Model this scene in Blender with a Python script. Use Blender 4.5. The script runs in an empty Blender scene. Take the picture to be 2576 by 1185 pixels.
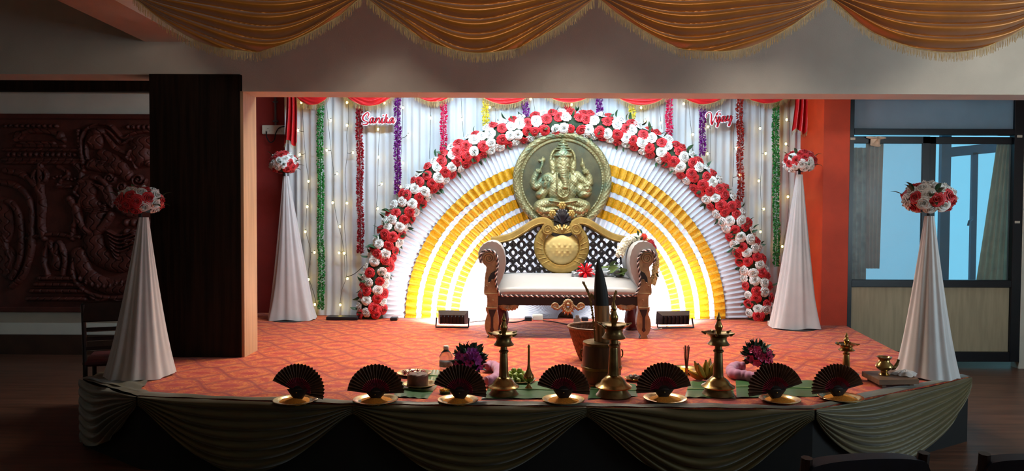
import bpy, math, random
import numpy as np
from mathutils import Vector, Matrix

random.seed(7)
RNG = np.random.default_rng(7)
PI = math.pi
scene = bpy.context.scene
COL = scene.collection

# ------------------------------------------------------------------ camera
CAM_Z, FPX, PITCH, ROLL = 1.645, 1850.0, math.radians(-1.63), 0.004
_f = Vector((0, math.cos(PITCH), math.sin(PITCH)))
_r0 = Vector((1, 0, 0)); _u0 = Vector((0, -math.sin(PITCH), math.cos(PITCH)))
_r = _r0 * math.cos(ROLL) + _u0 * math.sin(ROLL)
_u = _u0 * math.cos(ROLL) - _r0 * math.sin(ROLL)
CAM = Vector((0, 0, CAM_Z))
cam_data = bpy.data.cameras.new('camera'); cam_data.sensor_width = 36.0
cam_data.lens = 36.0 * FPX / 2576.0; cam_data.clip_start = 0.05
cam = bpy.data.objects.new('camera', cam_data); COL.objects.link(cam)
cam.matrix_world = Matrix(((_r.x, _u.x, -_f.x, CAM.x), (_r.y, _u.y, -_f.y, CAM.y), (_r.z, _u.z, -_f.z, CAM.z), (0, 0, 0, 1)))
scene.camera = cam

# ------------------------------------------------------------------ world, exposure, large lights
scene.view_settings.view_transform = 'Standard'; scene.view_settings.look = 'None'
scene.view_settings.exposure = 0.0; scene.view_settings.gamma = 1.0
scene.view_settings.use_curve_mapping = False
world = bpy.data.worlds.new('daylight'); scene.world = world; world.use_nodes = True
_bg = world.node_tree.nodes['Background']
_bg.inputs[0].default_value = (0.20, 0.60, 0.86, 1); _bg.inputs[1].default_value = 1.1

cy = scene.cycles
cy.max_bounces = 5; cy.diffuse_bounces = 3; cy.glossy_bounces = 3; cy.transmission_bounces = 5; cy.transparent_max_bounces = 6
cy.caustics_reflective = False; cy.caustics_refractive = False; cy.use_adaptive_sampling = True; cy.adaptive_threshold = 0.1; cy.adaptive_min_samples = 16; cy.use_denoising = True

def light(name, kind, loc, power, col, target=None, size=None, size_y=None, spread=None):
    d = bpy.data.lights.new(name, kind); d.energy = power; d.color = col
    if kind == 'AREA':
        d.size = size or 1
        if size_y: d.shape = 'RECTANGLE'; d.size_y = size_y
        if spread: d.spread = spread
    o = bpy.data.objects.new(name, d); COL.objects.link(o); o.location = loc
    if target is not None:
        o.rotation_euler = (Vector(target) - Vector(loc)).to_track_quat('-Z', 'Y').to_euler()
    return o
# area lamp for assumed side daylight, no window built, then a fill strip added behind the camera
light('assumed_side_daylight', 'AREA', (6.25, 3.4, 1.7), 115, (0.66, 0.88, 1.0), (0, 5.4, 1.5), 2.4, 1.5)
light('added_rear_fill', 'AREA', (2.2, -2.9, 3.2), 40, (1.0, 0.90, 0.78), (2.2, 6.2, 4.0), 7.4, 0.5, math.radians(47))  # added fill with no real window, narrowed to brighten the lintel and ceiling swags
# assumed lamps on the stage ceiling, unseen behind the lintel
light('assumed_stage_tube', 'AREA', (0.2, 7.3, 3.31), 165, (0.58, 0.83, 1.0), (0.2, 8.5, 1.6), 3.8, 0.10)
light('assumed_stage_panel', 'AREA', (0.25, 6.95, 3.34), 155, (1.0, 0.84, 0.62), (0.2, 6.05, 0.4), 3.0, 0.5, math.radians(125))

# ------------------------------------------------------------------ pixel helpers
def ray(px, py):
    return _f + _r * ((px - 1288.0) / FPX) + _u * ((592.5 - py) / FPX)
def at(px, py, Y):
    d = ray(px, py); return CAM + d * (Y / d.y)
def on(px, py, Z):
    d = ray(px, py); return CAM + d * ((Z - CAM_Z) / d.z)
def ppm(Y): return FPX / Y

# ------------------------------------------------------------------ materials
def lin(c):
    return tuple((x / 255 / 12.92) if x / 255 <= 0.04045 else ((x / 255 + 0.055) / 1.055) ** 2.4 for x in c)
MATS = {}
def mat(name, col, rough=0.6, metal=0.0, var=0.15, scale=14.0, bump=0.0, bscale=None, trans=0.0, emit=None, estr=0.0, stretch=None, col2=None, sheen=0.0, coat=0.0, transl=0.0, spec=0.5):
    if name in MATS: return MATS[name]
    m = bpy.data.materials.new(name); m.use_nodes = True
    nt = m.node_tree; b = nt.nodes['Principled BSDF']
    c = lin(col)
    tc = nt.nodes.new('ShaderNodeTexCoord')
    mp = nt.nodes.new('ShaderNodeMapping'); nt.links.new(tc.outputs['Object'], mp.inputs[0])
    if stretch: mp.inputs['Scale'].default_value = stretch
    n = nt.nodes.new('ShaderNodeTexNoise'); n.inputs['Scale'].default_value = scale; n.inputs['Detail'].default_value = 4
    nt.links.new(mp.outputs[0], n.inputs['Vector'])
    rp = nt.nodes.new('ShaderNodeValToRGB')
    c2 = lin(col2) if col2 else tuple(min(1, x * (1 + var)) for x in c)
    c1 = tuple(x * (1 - var) for x in c) if not col2 else c
    rp.color_ramp.elements[0].color = (*c1, 1); rp.color_ramp.elements[1].color = (*c2, 1)
    rp.color_ramp.elements[0].position = 0.35; rp.color_ramp.elements[1].position = 0.65
    nt.links.new(n.outputs['Fac'], rp.inputs[0]); nt.links.new(rp.outputs[0], b.inputs['Base Color'])
    b.inputs['Roughness'].default_value = rough; b.inputs['Metallic'].default_value = metal
    b.inputs['Specular IOR Level'].default_value = spec
    if trans: b.inputs['Transmission Weight'].default_value = trans
    if sheen: b.inputs['Sheen Weight'].default_value = sheen
    if coat: b.inputs['Coat Weight'].default_value = coat
    if emit: b.inputs['Emission Color'].default_value = (*lin(emit), 1); b.inputs['Emission Strength'].default_value = estr
    if bump:
        n2 = nt.nodes.new('ShaderNodeTexNoise'); n2.inputs['Scale'].default_value = bscale or scale * 4; n2.inputs['Detail'].default_value = 3
        nt.links.new(mp.outputs[0], n2.inputs['Vector'])
        bp = nt.nodes.new('ShaderNodeBump'); bp.inputs['Strength'].default_value = bump; bp.inputs['Distance'].default_value = 0.01
        nt.links.new(n2.outputs['Fac'], bp.inputs['Height']); nt.links.new(bp.outputs[0], b.inputs['Normal'])
    if transl:
        t = nt.nodes.new('ShaderNodeBsdfTranslucent'); nt.links.new(rp.outputs[0], t.inputs[0])
        mx = nt.nodes.new('ShaderNodeMixShader'); mx.inputs[0].default_value = transl
        out = nt.nodes['Material Output']
        nt.links.new(b.outputs[0], mx.inputs[1]); nt.links.new(t.outputs[0], mx.inputs[2]); nt.links.new(mx.outputs[0], out.inputs[0])
    MATS[name] = m
    return m

# ------------------------------------------------------------------ mesh helpers (all in world metres)
class MB:
    def __init__(s): s.v = []; s.f = []
    def add(s, vf):
        v, f = vf; o = len(s.v)
        s.v.extend(tuple(p) for p in v); s.f.extend(tuple(i + o for i in q) for q in f)
        return s
    def vf(s): return s.v, s.f

def mesh_of(name, vf, m, smooth=True, ang=40):
    v, f = vf
    me = bpy.data.meshes.new(name); me.from_pydata([tuple(p) for p in v], [], f)
    me.materials.append(m)
    if smooth:
        me.shade_smooth()
        if ang < 180: me.set_sharp_from_angle(angle=math.radians(ang))
    me.update()
    return me
def obj(name, vf, m, parent=None, smooth=True, ang=40, label=None, loc=None, mesh=None):
    """one mesh object; vertices in world space, shifted to the parent's origin"""
    if mesh is None:
        v, f = vf
        o0 = Vector(parent['_o']) if parent is not None and '_o' in parent else Vector((0, 0, 0))
        if loc is not None: o0 = o0 + Vector(loc)
        mesh = mesh_of(name, ([(p[0] - o0.x, p[1] - o0.y, p[2] - o0.z) for p in v], f), m, smooth, ang)
    o = bpy.data.objects.new(name, mesh); COL.objects.link(o)
    if parent is not None:
        o.parent = parent
        if '_o' in parent: o['_o'] = tuple(Vector(parent['_o']) + (Vector(loc) if loc is not None else Vector((0, 0, 0))))
    if loc is not None: o.location = loc
    if label: o['label'] = label
    return o
ROOTS = []
def thing(name, loc, label, cat, group=None):
    o = bpy.data.objects.new(name, None); COL.objects.link(o); o.location = loc; o['_o'] = tuple(loc)
    o.empty_display_size = 0.05
    o['label'] = label; o['category'] = cat
    if group: o['group'] = group
    return o
def single(name, vf, m, label, cat, group=None, loc=None, **k):
    v, f = vf
    if loc is None:
        a = np.array([tuple(p) for p in v]); loc = (float((a[:, 0].min() + a[:, 0].max()) / 2), float((a[:, 1].min() + a[:, 1].max()) / 2), float(a[:, 2].min()))
    me = mesh_of(name, ([(p[0] - loc[0], p[1] - loc[1], p[2] - loc[2]) for p in v], f), m, k.get('smooth', True), k.get('ang', 40))
    o = bpy.data.objects.new(name, me); COL.objects.link(o); o.location = loc; o['_o'] = tuple(loc)
    o['label'] = label; o['category'] = cat
    if group: o['group'] = group
    return o
def struct(name, vf, m, label=None, smooth=False, ang=40):
    o = bpy.data.objects.new(name, mesh_of(name, vf, m, smooth, ang)); COL.objects.link(o); o['kind'] = 'structure'
    o['_o'] = (0, 0, 0)
    if label: o['label'] = label
    return o
def inst(name, mesh, parent, mtx):
    o = bpy.data.objects.new(name, mesh); COL.objects.link(o)
    if parent is not None: o.parent = parent
    o.matrix_local = mtx
    return o

def box(x0, x1, y0, y1, z0, z1):
    v = [(x, y, z) for z in (z0, z1) for y in (y0, y1) for x in (x0, x1)]
    return v, [(0, 2, 3, 1), (4, 5, 7, 6), (0, 1, 5, 4), (2, 6, 7, 3), (0, 4, 6, 2), (1, 3, 7, 5)]
def bevel_box(x0, x1, y0, y1, z0, z1, b=0.006):
    v = []; xs = (x0, x1); ys = (y0, y1); zs = (z0, z1)
    pts = []
    for ix in (0, 1):
        for iy in (0, 1):
            for iz in (0, 1):
                sx = b if ix == 0 else -b; sy = b if iy == 0 else -b; sz = b if iz == 0 else -b
                pts += [(xs[ix], ys[iy] + sy, zs[iz] + sz), (xs[ix] + sx, ys[iy], zs[iz] + sz), (xs[ix] + sx, ys[iy] + sy, zs[iz])]
    return hull(pts)
def hull(pts):
    import bmesh
    bm = bmesh.new()
    for p in pts: bm.verts.new(p)
    bmesh.ops.convex_hull(bm, input=bm.verts)
    bmesh.ops.dissolve_limit(bm, angle_limit=0.01, verts=bm.verts, edges=bm.edges)
    bm.verts.index_update()
    v = [tuple(p.co) for p in bm.verts]; f = [tuple(q.index for q in p.verts) for p in bm.faces]; bm.free()
    return v, f
def grid(fn, nu, nv, wrap=False, flip=False):
    """surface fn(u, v), u and v in 0..1"""
    v = []; f = []
    n = nu if wrap else nu + 1
    for j in range(nv + 1):
        for i in range(n):
            v.append(tuple(fn(i / nu, j / nv)))
    for j in range(nv):
        for i in range(nu):
            a = j * n + i; b = j * n + (i + 1) % n
            q = (a, b, b + n, a + n)
            f.append(q[::-1] if flip else q)
    return v, f
def lathe(prof, seg=24, c=(0, 0, 0), ax=None, sx=1.0, sy=1.0):
    """prof: list of (r, z)"""
    v = []; f = []
    n = len(prof)
    for r, z in prof:
        for i in range(seg):
            a = 2 * PI * i / seg
            v.append((c[0] + r * math.cos(a) * sx, c[1] + r * math.sin(a) * sy, c[2] + z))
    for j in range(n - 1):
        for i in range(seg):
            k = (i + 1) % seg
            f.append((j * seg + i, j * seg + k, (j + 1) * seg + k, (j + 1) * seg + i))
    f.append(tuple(range(seg))[::-1]); f.append(tuple((n - 1) * seg + i for i in range(seg)))
    return v, f
def tube(pts, rad, seg=8, flat=None):
    pts = [Vector(p) for p in pts]; n = len(pts)
    rads = rad if isinstance(rad, (list, tuple)) else [rad] * n
    v = []; f = []
    prev = None
    for i, p in enumerate(pts):
        t = (pts[min(i + 1, n - 1)] - pts[max(i - 1, 0)])
        t = t.normalized() if t.length > 1e-9 else Vector((0, 0, 1))
        if prev is None:
            a = Vector((0, 0, 1)) if abs(t.z) < 0.9 else Vector((1, 0, 0))
        else: a = prev
        x = (a - t * a.dot(t)); x = x.normalized() if x.length > 1e-6 else t.orthogonal().normalized()
        y = t.cross(x); prev = x
        for k in range(seg):
            an = 2 * PI * k / seg
            v.append(p + (x * math.cos(an) + y * math.sin(an)) * rads[i])
    for i in range(n - 1):
        for k in range(seg):
            k2 = (k + 1) % seg
            f.append((i * seg + k, i * seg + k2, (i + 1) * seg + k2, (i + 1) * seg + k))
    f.append(tuple(range(seg))[::-1]); f.append(tuple((n - 1) * seg + k for k in range(seg)))
    return v, f
def sphere(c, r, nu=12, nv=8, sc=(1, 1, 1)):
    v = [(c[0], c[1], c[2] - r * sc[2])]; f = []
    for j in range(1, nv):
        t = PI * j / nv
        for i in range(nu):
            a = 2 * PI * i / nu
            v.append((c[0] + r * sc[0] * math.sin(t) * math.cos(a), c[1] + r * sc[1] * math.sin(t) * math.sin(a), c[2] - r * sc[2] * math.cos(t)))
    v.append((c[0], c[1], c[2] + r * sc[2])); L = len(v) - 1
    for i in range(nu):
        k = (i + 1) % nu
        f.append((0, 1 + k, 1 + i))
        for j in range(nv - 2):
            f.append((1 + j * nu + i, 1 + j * nu + k, 1 + (j + 1) * nu + k, 1 + (j + 1) * nu + i))
        f.append((1 + (nv - 2) * nu + i, 1 + (nv - 2) * nu + k, L))
    return v, f
def prism(poly, y0, y1):
    """poly: (x, z) outline, extruded along Y"""
    n = len(poly)
    v = [(x, y0, z) for x, z in poly] + [(x, y1, z) for x, z in poly]
    f = [tuple(range(n)), tuple(range(2 * n - 1, n - 1, -1))]
    f += [(i, i + n, (i + 1) % n + n, (i + 1) % n) for i in range(n)]
    return v, f
def slab(poly, z0, z1):
    n = len(poly)
    v = [(x, y, z0) for x, y in poly] + [(x, y, z1) for x, y in poly]
    f = [tuple(range(n))[::-1], tuple(range(n, 2 * n))]
    f += [(i, (i + 1) % n, (i + 1) % n + n, i + n) for i in range(n)]
    return v, f
def smooth_path(pts, n=6, closed=False):
    """Catmull-Rom through points (any dimension)"""
    P = [np.array(p, float) for p in pts]; out = []
    m = len(P)
    R = range(m) if closed else range(m - 1)
    for i in R:
        p0 = P[(i - 1) % m] if closed or i > 0 else P[0]; p1 = P[i]; p2 = P[(i + 1) % m]
        p3 = P[(i + 2) % m] if closed or i + 2 < m else P[-1]
        for k in range(n):
            t = k / n
            out.append(0.5 * ((2 * p1) + (-p0 + p2) * t + (2 * p0 - 5 * p1 + 4 * p2 - p3) * t * t + (-p0 + 3 * p1 - 3 * p2 + p3) * t ** 3))
    if not closed: out.append(P[-1])
    return out
def ribbon_xz(path, widths, y0, y1, bev=0.0):
    """flat band following an (x, z) path, extruded in Y with a domed front face"""
    path = [np.array(p, float) for p in path]; n = len(path)
    v = []; f = []
    for i, p in enumerate(path):
        t = path[min(i + 1, n - 1)] - path[max(i - 1, 0)]; t = t / (np.linalg.norm(t) + 1e-9)
        nn = np.array([-t[1], t[0]]); w = (widths[i] if isinstance(widths, (list, tuple)) else widths) / 2
        for s, yy in ((-1, y1), (-1, y0 + bev), (-0.7, y0), (0.7, y0), (1, y0 + bev), (1, y1)):
            q = p + nn * w * s; v.append((q[0], yy, q[1]))
    for i in range(n - 1):
        for k in range(6):
            a = i * 6 + k; b = i * 6 + (k + 1) % 6
            f.append((a, b, b + 6, a + 6))
    f.append(tuple(range(6))[::-1]); f.append(tuple((n - 1) * 6 + k for k in range(6)))
    return v, f
def tri_wave(x):
    return 2 * abs(2 * (x - math.floor(x + 0.5))) - 1
# ================================================================== SETTING
ST, CT, FZ = 0.42, 0.43, -0.06
m_plaster = mat('plaster_offwhite', (208, 200, 186), 0.85, var=0.05, scale=3, bump=0.15, bscale=120)
m_wallpale = mat('wall_paint_pale', (226, 220, 204), 0.85, var=0.05, scale=3, bump=0.1, bscale=90)
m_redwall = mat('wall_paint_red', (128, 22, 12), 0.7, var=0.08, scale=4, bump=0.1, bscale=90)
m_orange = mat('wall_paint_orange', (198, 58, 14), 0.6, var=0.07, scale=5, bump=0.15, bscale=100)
m_darkwood = mat('dark_wood_laminate', (30, 18, 11), 0.6, spec=0.12, var=0.45, scale=2.0, bump=0.15, bscale=6, stretch=(14, 14, 0.7))
m_palewood = mat('pale_wood_laminate', (190, 150, 112), 0.5, var=0.14, scale=2.5, bump=0.08, bscale=6, stretch=(16, 16, 0.6))
m_floor = mat('hall_floor_boards', (96, 62, 46), 0.4, var=0.3, scale=2.2, bump=0.1, bscale=5, stretch=(0.7, 9, 1))
m_basebd = mat('baseboard_brown', (62, 40, 28), 0.5, var=0.2, scale=6)
m_blackcloth = mat('black_skirt_cloth', (14, 12, 12), 0.9, var=0.2, scale=30)
m_frame = mat('window_frame_black', (10, 13, 22), 0.35, var=0.15, scale=20)
m_ply = mat('partition_ply_panel', (176, 162, 132), 0.6, var=0.1, scale=3, stretch=(8, 8, 0.8))
m_whitepanel = mat('partition_frosted_panel', (190, 194, 198), 0.35, var=0.04, scale=4, transl=0.55)

struct('floor', box(-7, 6.5, -3.3, 9.6, -0.2, FZ), m_floor, 'brown wood-look hall floor around the stage')
# stage outline (plan view, metres)
sp = [on(352, 1001, ST), on(890, 1021, ST), on(1475, 1027, ST), on(2045, 1034, ST), on(2436, 952, ST)]
SPL = on(207, 957, ST)
plan = [(p.x, p.y) for p in sp] + [(3.46, 6.6), (3.70, 8.10), (3.70, 8.98), (-3.1, 8.98), (-3.1, 6.3), (SPL.x, SPL.y)]
struct('floor_stage', slab(plan, FZ, ST), m_blackcloth, 'low stage platform with dark sides')

# carpet with an ogee damask
def carpet_material():
    m = bpy.data.materials.new('carpet_damask_red_gold'); m.use_nodes = True; nt = m.node_tree; N = nt.nodes; L = nt.links
    b = N['Principled BSDF']; b.inputs['Roughness'].default_value = 0.75; b.inputs['Sheen Weight'].default_value = 0.15
    tc = N.new('ShaderNodeTexCoord'); sx = N.new('ShaderNodeSeparateXYZ')
    nz = N.new('ShaderNodeTexNoise'); nz.inputs['Scale'].default_value = 2.0
    mixv = N.new('ShaderNodeVectorMath'); mixv.operation = 'MULTIPLY_ADD'
    L.new(tc.outputs['Object'], nz.inputs['Vector'])
    L.new(nz.outputs['Color'], mixv.inputs[0]); mixv.inputs[1].default_value = (0.03, 0.03, 0); L.new(tc.outputs['Object'], mixv.inputs[2])
    L.new(mixv.outputs[0], sx.inputs[0])
    def M(op, a, bb=None, c=None):
        n = N.new('ShaderNodeMath'); n.operation = op
        for i, x in enumerate((a, bb, c)):
            if x is None: continue
            if isinstance(x, (int, float)): n.inputs[i].default_value = x
            else: L.new(x, n.inputs[i])
        return n.outputs[0]
    u = M('DIVIDE', sx.outputs['Y'], 0.40); vv = M('DIVIDE', sx.outputs['X'], 0.76)
    cs = M('MULTIPLY', M('COSINE', M('MULTIPLY', vv, 2 * PI)), 0.5)
    d1 = M('PINGPONG', M('ADD', u, cs), 0.5); d2 = M('PINGPONG', M('SUBTRACT', u, cs), 0.5)
    dm = M('MINIMUM', d1, d2)
    line = M('SMOOTH_MIN', M('DIVIDE', dm, 0.115), 1.0, 0.2)          # 0 on the ogee line
    inner = M('SMOOTH_MIN', M('DIVIDE', M('ABSOLUTE', M('SUBTRACT', dm, 0.125)), 0.022), 1.0, 0.1)
    n1 = N.new('ShaderNodeTexNoise'); n1.inputs['Scale'].default_value = 19; n1.inputs['Detail'].default_value = 3; n1.inputs['Distortion'].default_value = 1.6
    L.new(tc.outputs['Object'], n1.inputs['Vector'])
    r1 = N.new('ShaderNodeValToRGB'); r1.color_ramp.elements[0].position = 0.44; r1.color_ramp.elements[1].position = 0.56
    L.new(n1.outputs['Fac'], r1.inputs[0])
    # floral blotch in the heart of each ogee
    heart = M('GREATER_THAN', M('ADD', dm, M('MULTIPLY', M('SUBTRACT', n1.outputs['Fac'], 0.5), 0.9)), 0.40)
    def mixc(fac, a, c):
        n = N.new('ShaderNodeMix'); n.data_type = 'RGBA'
        if isinstance(fac, (int, float)): n.inputs[0].default_value = fac
        else: L.new(fac, n.inputs[0])
        for i, x in ((6, a), (7, c)):
            if isinstance(x, tuple): n.inputs[i].default_value = (*x, 1)
            else: L.new(x, n.inputs[i])
        return n.outputs[2]
    red = lin((148, 16, 4)); gold = lin((222, 116, 34)); deep = lin((146, 18, 4))
    base = mixc(r1.outputs[0], lin((192, 56, 12)), gold)
    base = mixc(heart, base, lin((180, 34, 10)))
    base = mixc(inner, lin((172, 50, 8)), base)
    base = mixc(line, red, base)
    big = N.new('ShaderNodeTexNoise'); big.inputs['Scale'].default_value = 1.3; L.new(tc.outputs['Object'], big.inputs['Vector'])
    L.new(mixc(M('MULTIPLY', big.outputs['Fac'], 0.22), base, deep), b.inputs['Base Color'])
    wv = N.new('ShaderNodeTexNoise'); wv.inputs['Scale'].default_value = 3.0; wv.inputs['Detail'].default_value = 2
    mp = N.new('ShaderNodeMapping'); mp.inputs['Scale'].default_value = (0.5, 2.2, 1); L.new(tc.outputs['Object'], mp.inputs[0]); L.new(mp.outputs[0], wv.inputs['Vector'])
    bp = N.new('ShaderNodeBump'); bp.inputs['Strength'].default_value = 0.5; bp.inputs['Distance'].default_value = 0.05
    L.new(wv.outputs['Fac'], bp.inputs['Height']); L.new(bp.outputs[0], b.inputs['Normal'])
    return m
cplan = [(p[0], p[1]) for p in plan]
cplan[-1] = (on(340, 940, ST).x, on(340, 940, ST).y); cplan[-2] = (-3.1, 6.2)
single('stage_carpet', slab(cplan, ST, CT), carpet_material(), 'red and gold damask carpet covering the stage floor', 'carpet', smooth=False)

# walls
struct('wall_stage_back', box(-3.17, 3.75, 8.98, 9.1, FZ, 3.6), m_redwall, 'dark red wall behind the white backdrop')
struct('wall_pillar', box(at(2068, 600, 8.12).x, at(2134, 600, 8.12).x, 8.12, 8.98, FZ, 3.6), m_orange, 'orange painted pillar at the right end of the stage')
struct('wall_mural', box(-7, -3.17, 8.84, 8.96, FZ, 3.6), m_wallpale, 'pale wall behind the carved mural')
struct('wall_left', box(-7.1, -7, -3.3, 8.96, FZ, 3.6), m_wallpale)
struct('wall_right', box(6.4, 6.5, -3.3, 8.3, FZ, 3.6), m_wallpale)
struct('wall_rear', box(-7, 6.5, -3.4, -3.3, FZ, 3.6), m_wallpale)
LZ = at(1288, 233, 6.2).z; LZ2 = at(500, 188, 6.2).z
CX0, CX1 = at(383, 560, 6.2).x, at(611, 500, 6.2).x
struct('wall_lintel', box(CX1, 6.4, 6.2, 6.49, LZ, 3.6), m_plaster, 'wide plastered beam across the top of the stage opening')
struct('wall_lintel_left', box(-7, CX1, 6.2, 6.49, LZ2, 3.6), m_plaster)
struct('trim_1', box(CX0, CX1 - 0.012, 6.17, 6.49, FZ, LZ2), m_darkwood, 'broad dark wood clad column left of the stage')
struct('trim_2', box(CX1 - 0.012, CX1 + 0.012, 6.185, 6.50, CT, LZ), m_palewood, 'pale wood lining on the edge of the dark column')
struct('ceiling', box(-7, 6.5, -3.3, 6.49, 3.6, 3.7), m_plaster)
struct('ceiling_stage', box(-7, 6.5, 6.49, 9.1, 3.6, 3.7), m_plaster)
b0, b1 = at(365, 97, 6.2), at(483, 113, 6.2)
struct('trim_3', box(b0.x, b1.x, -3.3, 6.2, (b0.z + b1.z) / 2, 3.6), m_plaster, 'pale ceiling beam running towards the stage')
struct('trim_4', box(b1.x, 6.4, 4.92, 5.12, 3.17, 3.6), m_plaster)
struct('baseboard_left', box(-7, -3.3, 8.80, 8.84, FZ, at(200, 843, 8.8).z), m_basebd, 'brown baseboard below the mural wall')
struct('trim_5', box(-7, -3.3, 8.74, 8.84, at(200, 229, 8.74).z, at(200, 199, 8.74).z), m_darkwood, 'dark wooden pelmet bar above the mural')

# ------------------------------------------------------------------ glazed partition right of the stage
YW = 8.24
def wz(py): return at(2330, py, YW).z
def wx(px): return at(px, 560, YW).x
def glass_pane(name, tint, frost):
    m = bpy.data.materials.new(name); m.use_nodes = True; nt = m.node_tree
    b = nt.nodes['Principled BSDF']; b.inputs['Base Color'].default_value = (*lin((200, 215, 222)), 1); b.inputs['Roughness'].default_value = 0.25
    t = nt.nodes.new('ShaderNodeBsdfTransparent'); t.inputs[0].default_value = (*tint, 1)
    n = nt.nodes.new('ShaderNodeTexNoise'); n.inputs['Scale'].default_value = 3
    mr = nt.nodes.new('ShaderNodeMapRange'); mr.inputs[3].default_value = frost * 0.7; mr.inputs[4].default_value = frost * 1.3
    tc = nt.nodes.new('ShaderNodeTexCoord'); nt.links.new(tc.outputs['Object'], n.inputs['Vector'])
    nt.links.new(n.outputs['Fac'], mr.inputs[0])
    mx = nt.nodes.new('ShaderNodeMixShader'); nt.links.new(mr.outputs[0], mx.inputs[0])
    nt.links.new(t.outputs[0], mx.inputs[1]); nt.links.new(b.outputs[0], mx.inputs[2]); nt.links.new(mx.outputs[0], nt.nodes['Material Output'].inputs[0])
    return m
m_pane = glass_pane('window_glass', (0.95, 1.0, 1.0), 0.08); m_frost = glass_pane('frosted_glass', (0.92, 0.88, 0.88), 0.14)
w = struct('window_1', box(wx(2131), wx(2141), YW - 0.04, YW + 0.05, FZ, wz(236)), m_frame, 'black framed glazed partition right of the stage')
def wbar(name, x0, x1, y0, y1, m=m_frame, d0=-0.04, d1=0.05):
    return obj(name, bevel_box(wx(x0), wx(x1), YW + d0, YW + d1, wz(y1), wz(y0), 0.004), m, w, smooth=False)
wbar('frame_jamb', 2542, 2566, 236, 908)
wbar('frame_rail', 2141, 2542, 243, 249); wbar('frame_rail', 2141, 2542, 325, 340); wbar('frame_rail', 2141, 2542, 704, 722)
wbar('frame_rail', 2141, 2542, 884, 908)
wbar('panel', 2141, 2542, 249, 325, m_whitepanel, -0.01, 0.02); wbar('panel', 2141, 2542, 722, 884, m_ply, -0.01, 0.02)
wbar('panel', 2141, 2542, 225, 243, m_whitepanel, -0.01, 0.02)
s1 = wbar('sash_stile', 2314, 2333, 344, 704, m_frame, -0.03, 0.0); wbar('sash_stile', 2333, 2352, 344, 704, m_frame, 0.005, 0.035)
wbar('sash_rail', 2141, 2333, 344, 362, m_frame, -0.03, 0.0); wbar('sash_rail', 2333, 2542, 344, 362, m_frame, 0.005, 0.035)
wbar('pane', 2141, 2314, 362, 704, m_frost, -0.018, -0.012); wbar('pane', 2352, 2542, 362, 704, m_pane, 0.016, 0.022)
struct('wall_partition_end', box(wx(2566), 6.4, YW - 0.04, YW + 0.1, FZ, 3.6), m_wallpale)
struct('wall_partition_top', box(at(2134, 600, 8.12).x, 6.4, YW - 0.03, YW + 0.1, wz(225), 3.6), m_plaster)
# the outer window beyond the partition
m_outer = mat('outer_window_frame', (30, 72, 98), 0.5, var=0.1)
w2 = struct('window_2', box(at(2362, 500, 9.3).x, at(2386, 500, 9.3).x, 9.26, 9.32, 0.0, 3.4), m_outer, 'outer window frame seen through the right pane')
q0, q1 = at(2380, 384, 9.3), at(2520, 372, 9.3)
obj('frame_rail', ([(q0.x, y, q0.z - 0.06) for y in (9.27, 9.31)] + [(q1.x + .5, y, q1.z + 0.0) for y in (9.27, 9.31)] + [(q0.x, y, q0.z + 0.06) for y in (9.27, 9.31)] + [(q1.x + .5, y, q1.z + 0.12) for y in (9.27, 9.31)], [(0, 2, 3, 1), (4, 5, 7, 6), (0, 4, 6, 2), (1, 3, 7, 5), (0, 1, 5, 4), (2, 6, 7, 3)]), m_outer, w2, smooth=False)
obj('frame_mullion', box(at(2441, 500, 9.3).x, at(2455, 500, 9.3).x, 9.27, 9.31, 0.0, q0.z), m_outer, w2, smooth=False)
obj('handle', tube([at(2447, 545, 9.25), at(2446, 552, 9.22), at(2438, 556, 9.2), at(2435, 568, 9.2)], 0.012, 6), m_outer, w2)
struct('wall_balcony', box(3.6, 7.5, 9.2, 9.35, -0.1, at(2400, 712, 9.25).z), m_wallpale)
struct('wall_balcony_side', box(3.75, 3.85, 8.98, 9.5, FZ, 3.6), m_whitepanel)
# ================================================================== CLOTH: swags, curtains
m_gold_satin = mat('gold_satin', (172, 104, 22), 0.36, metal=0.35, var=0.12, scale=5, sheen=0.3)
m_fringe = mat('cream_fringe', (176, 146, 92), 0.7, var=0.2, scale=40)
m_olive = mat('olive_gold_satin', (84, 72, 32), 0.4, metal=0.1, var=0.12, scale=5, sheen=0.3)
m_redsatin = mat('red_satin', (206, 18, 24), 0.35, var=0.15, scale=6, bump=0.2, bscale=40, sheen=0.2)
m_white = mat('white_drape_cloth', (216, 220, 226), 0.75, var=0.03, scale=4, transl=0.25)
m_white_fan = mat('white_pleat_cloth', (190, 194, 206), 0.6, var=0.03, scale=4)

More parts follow.
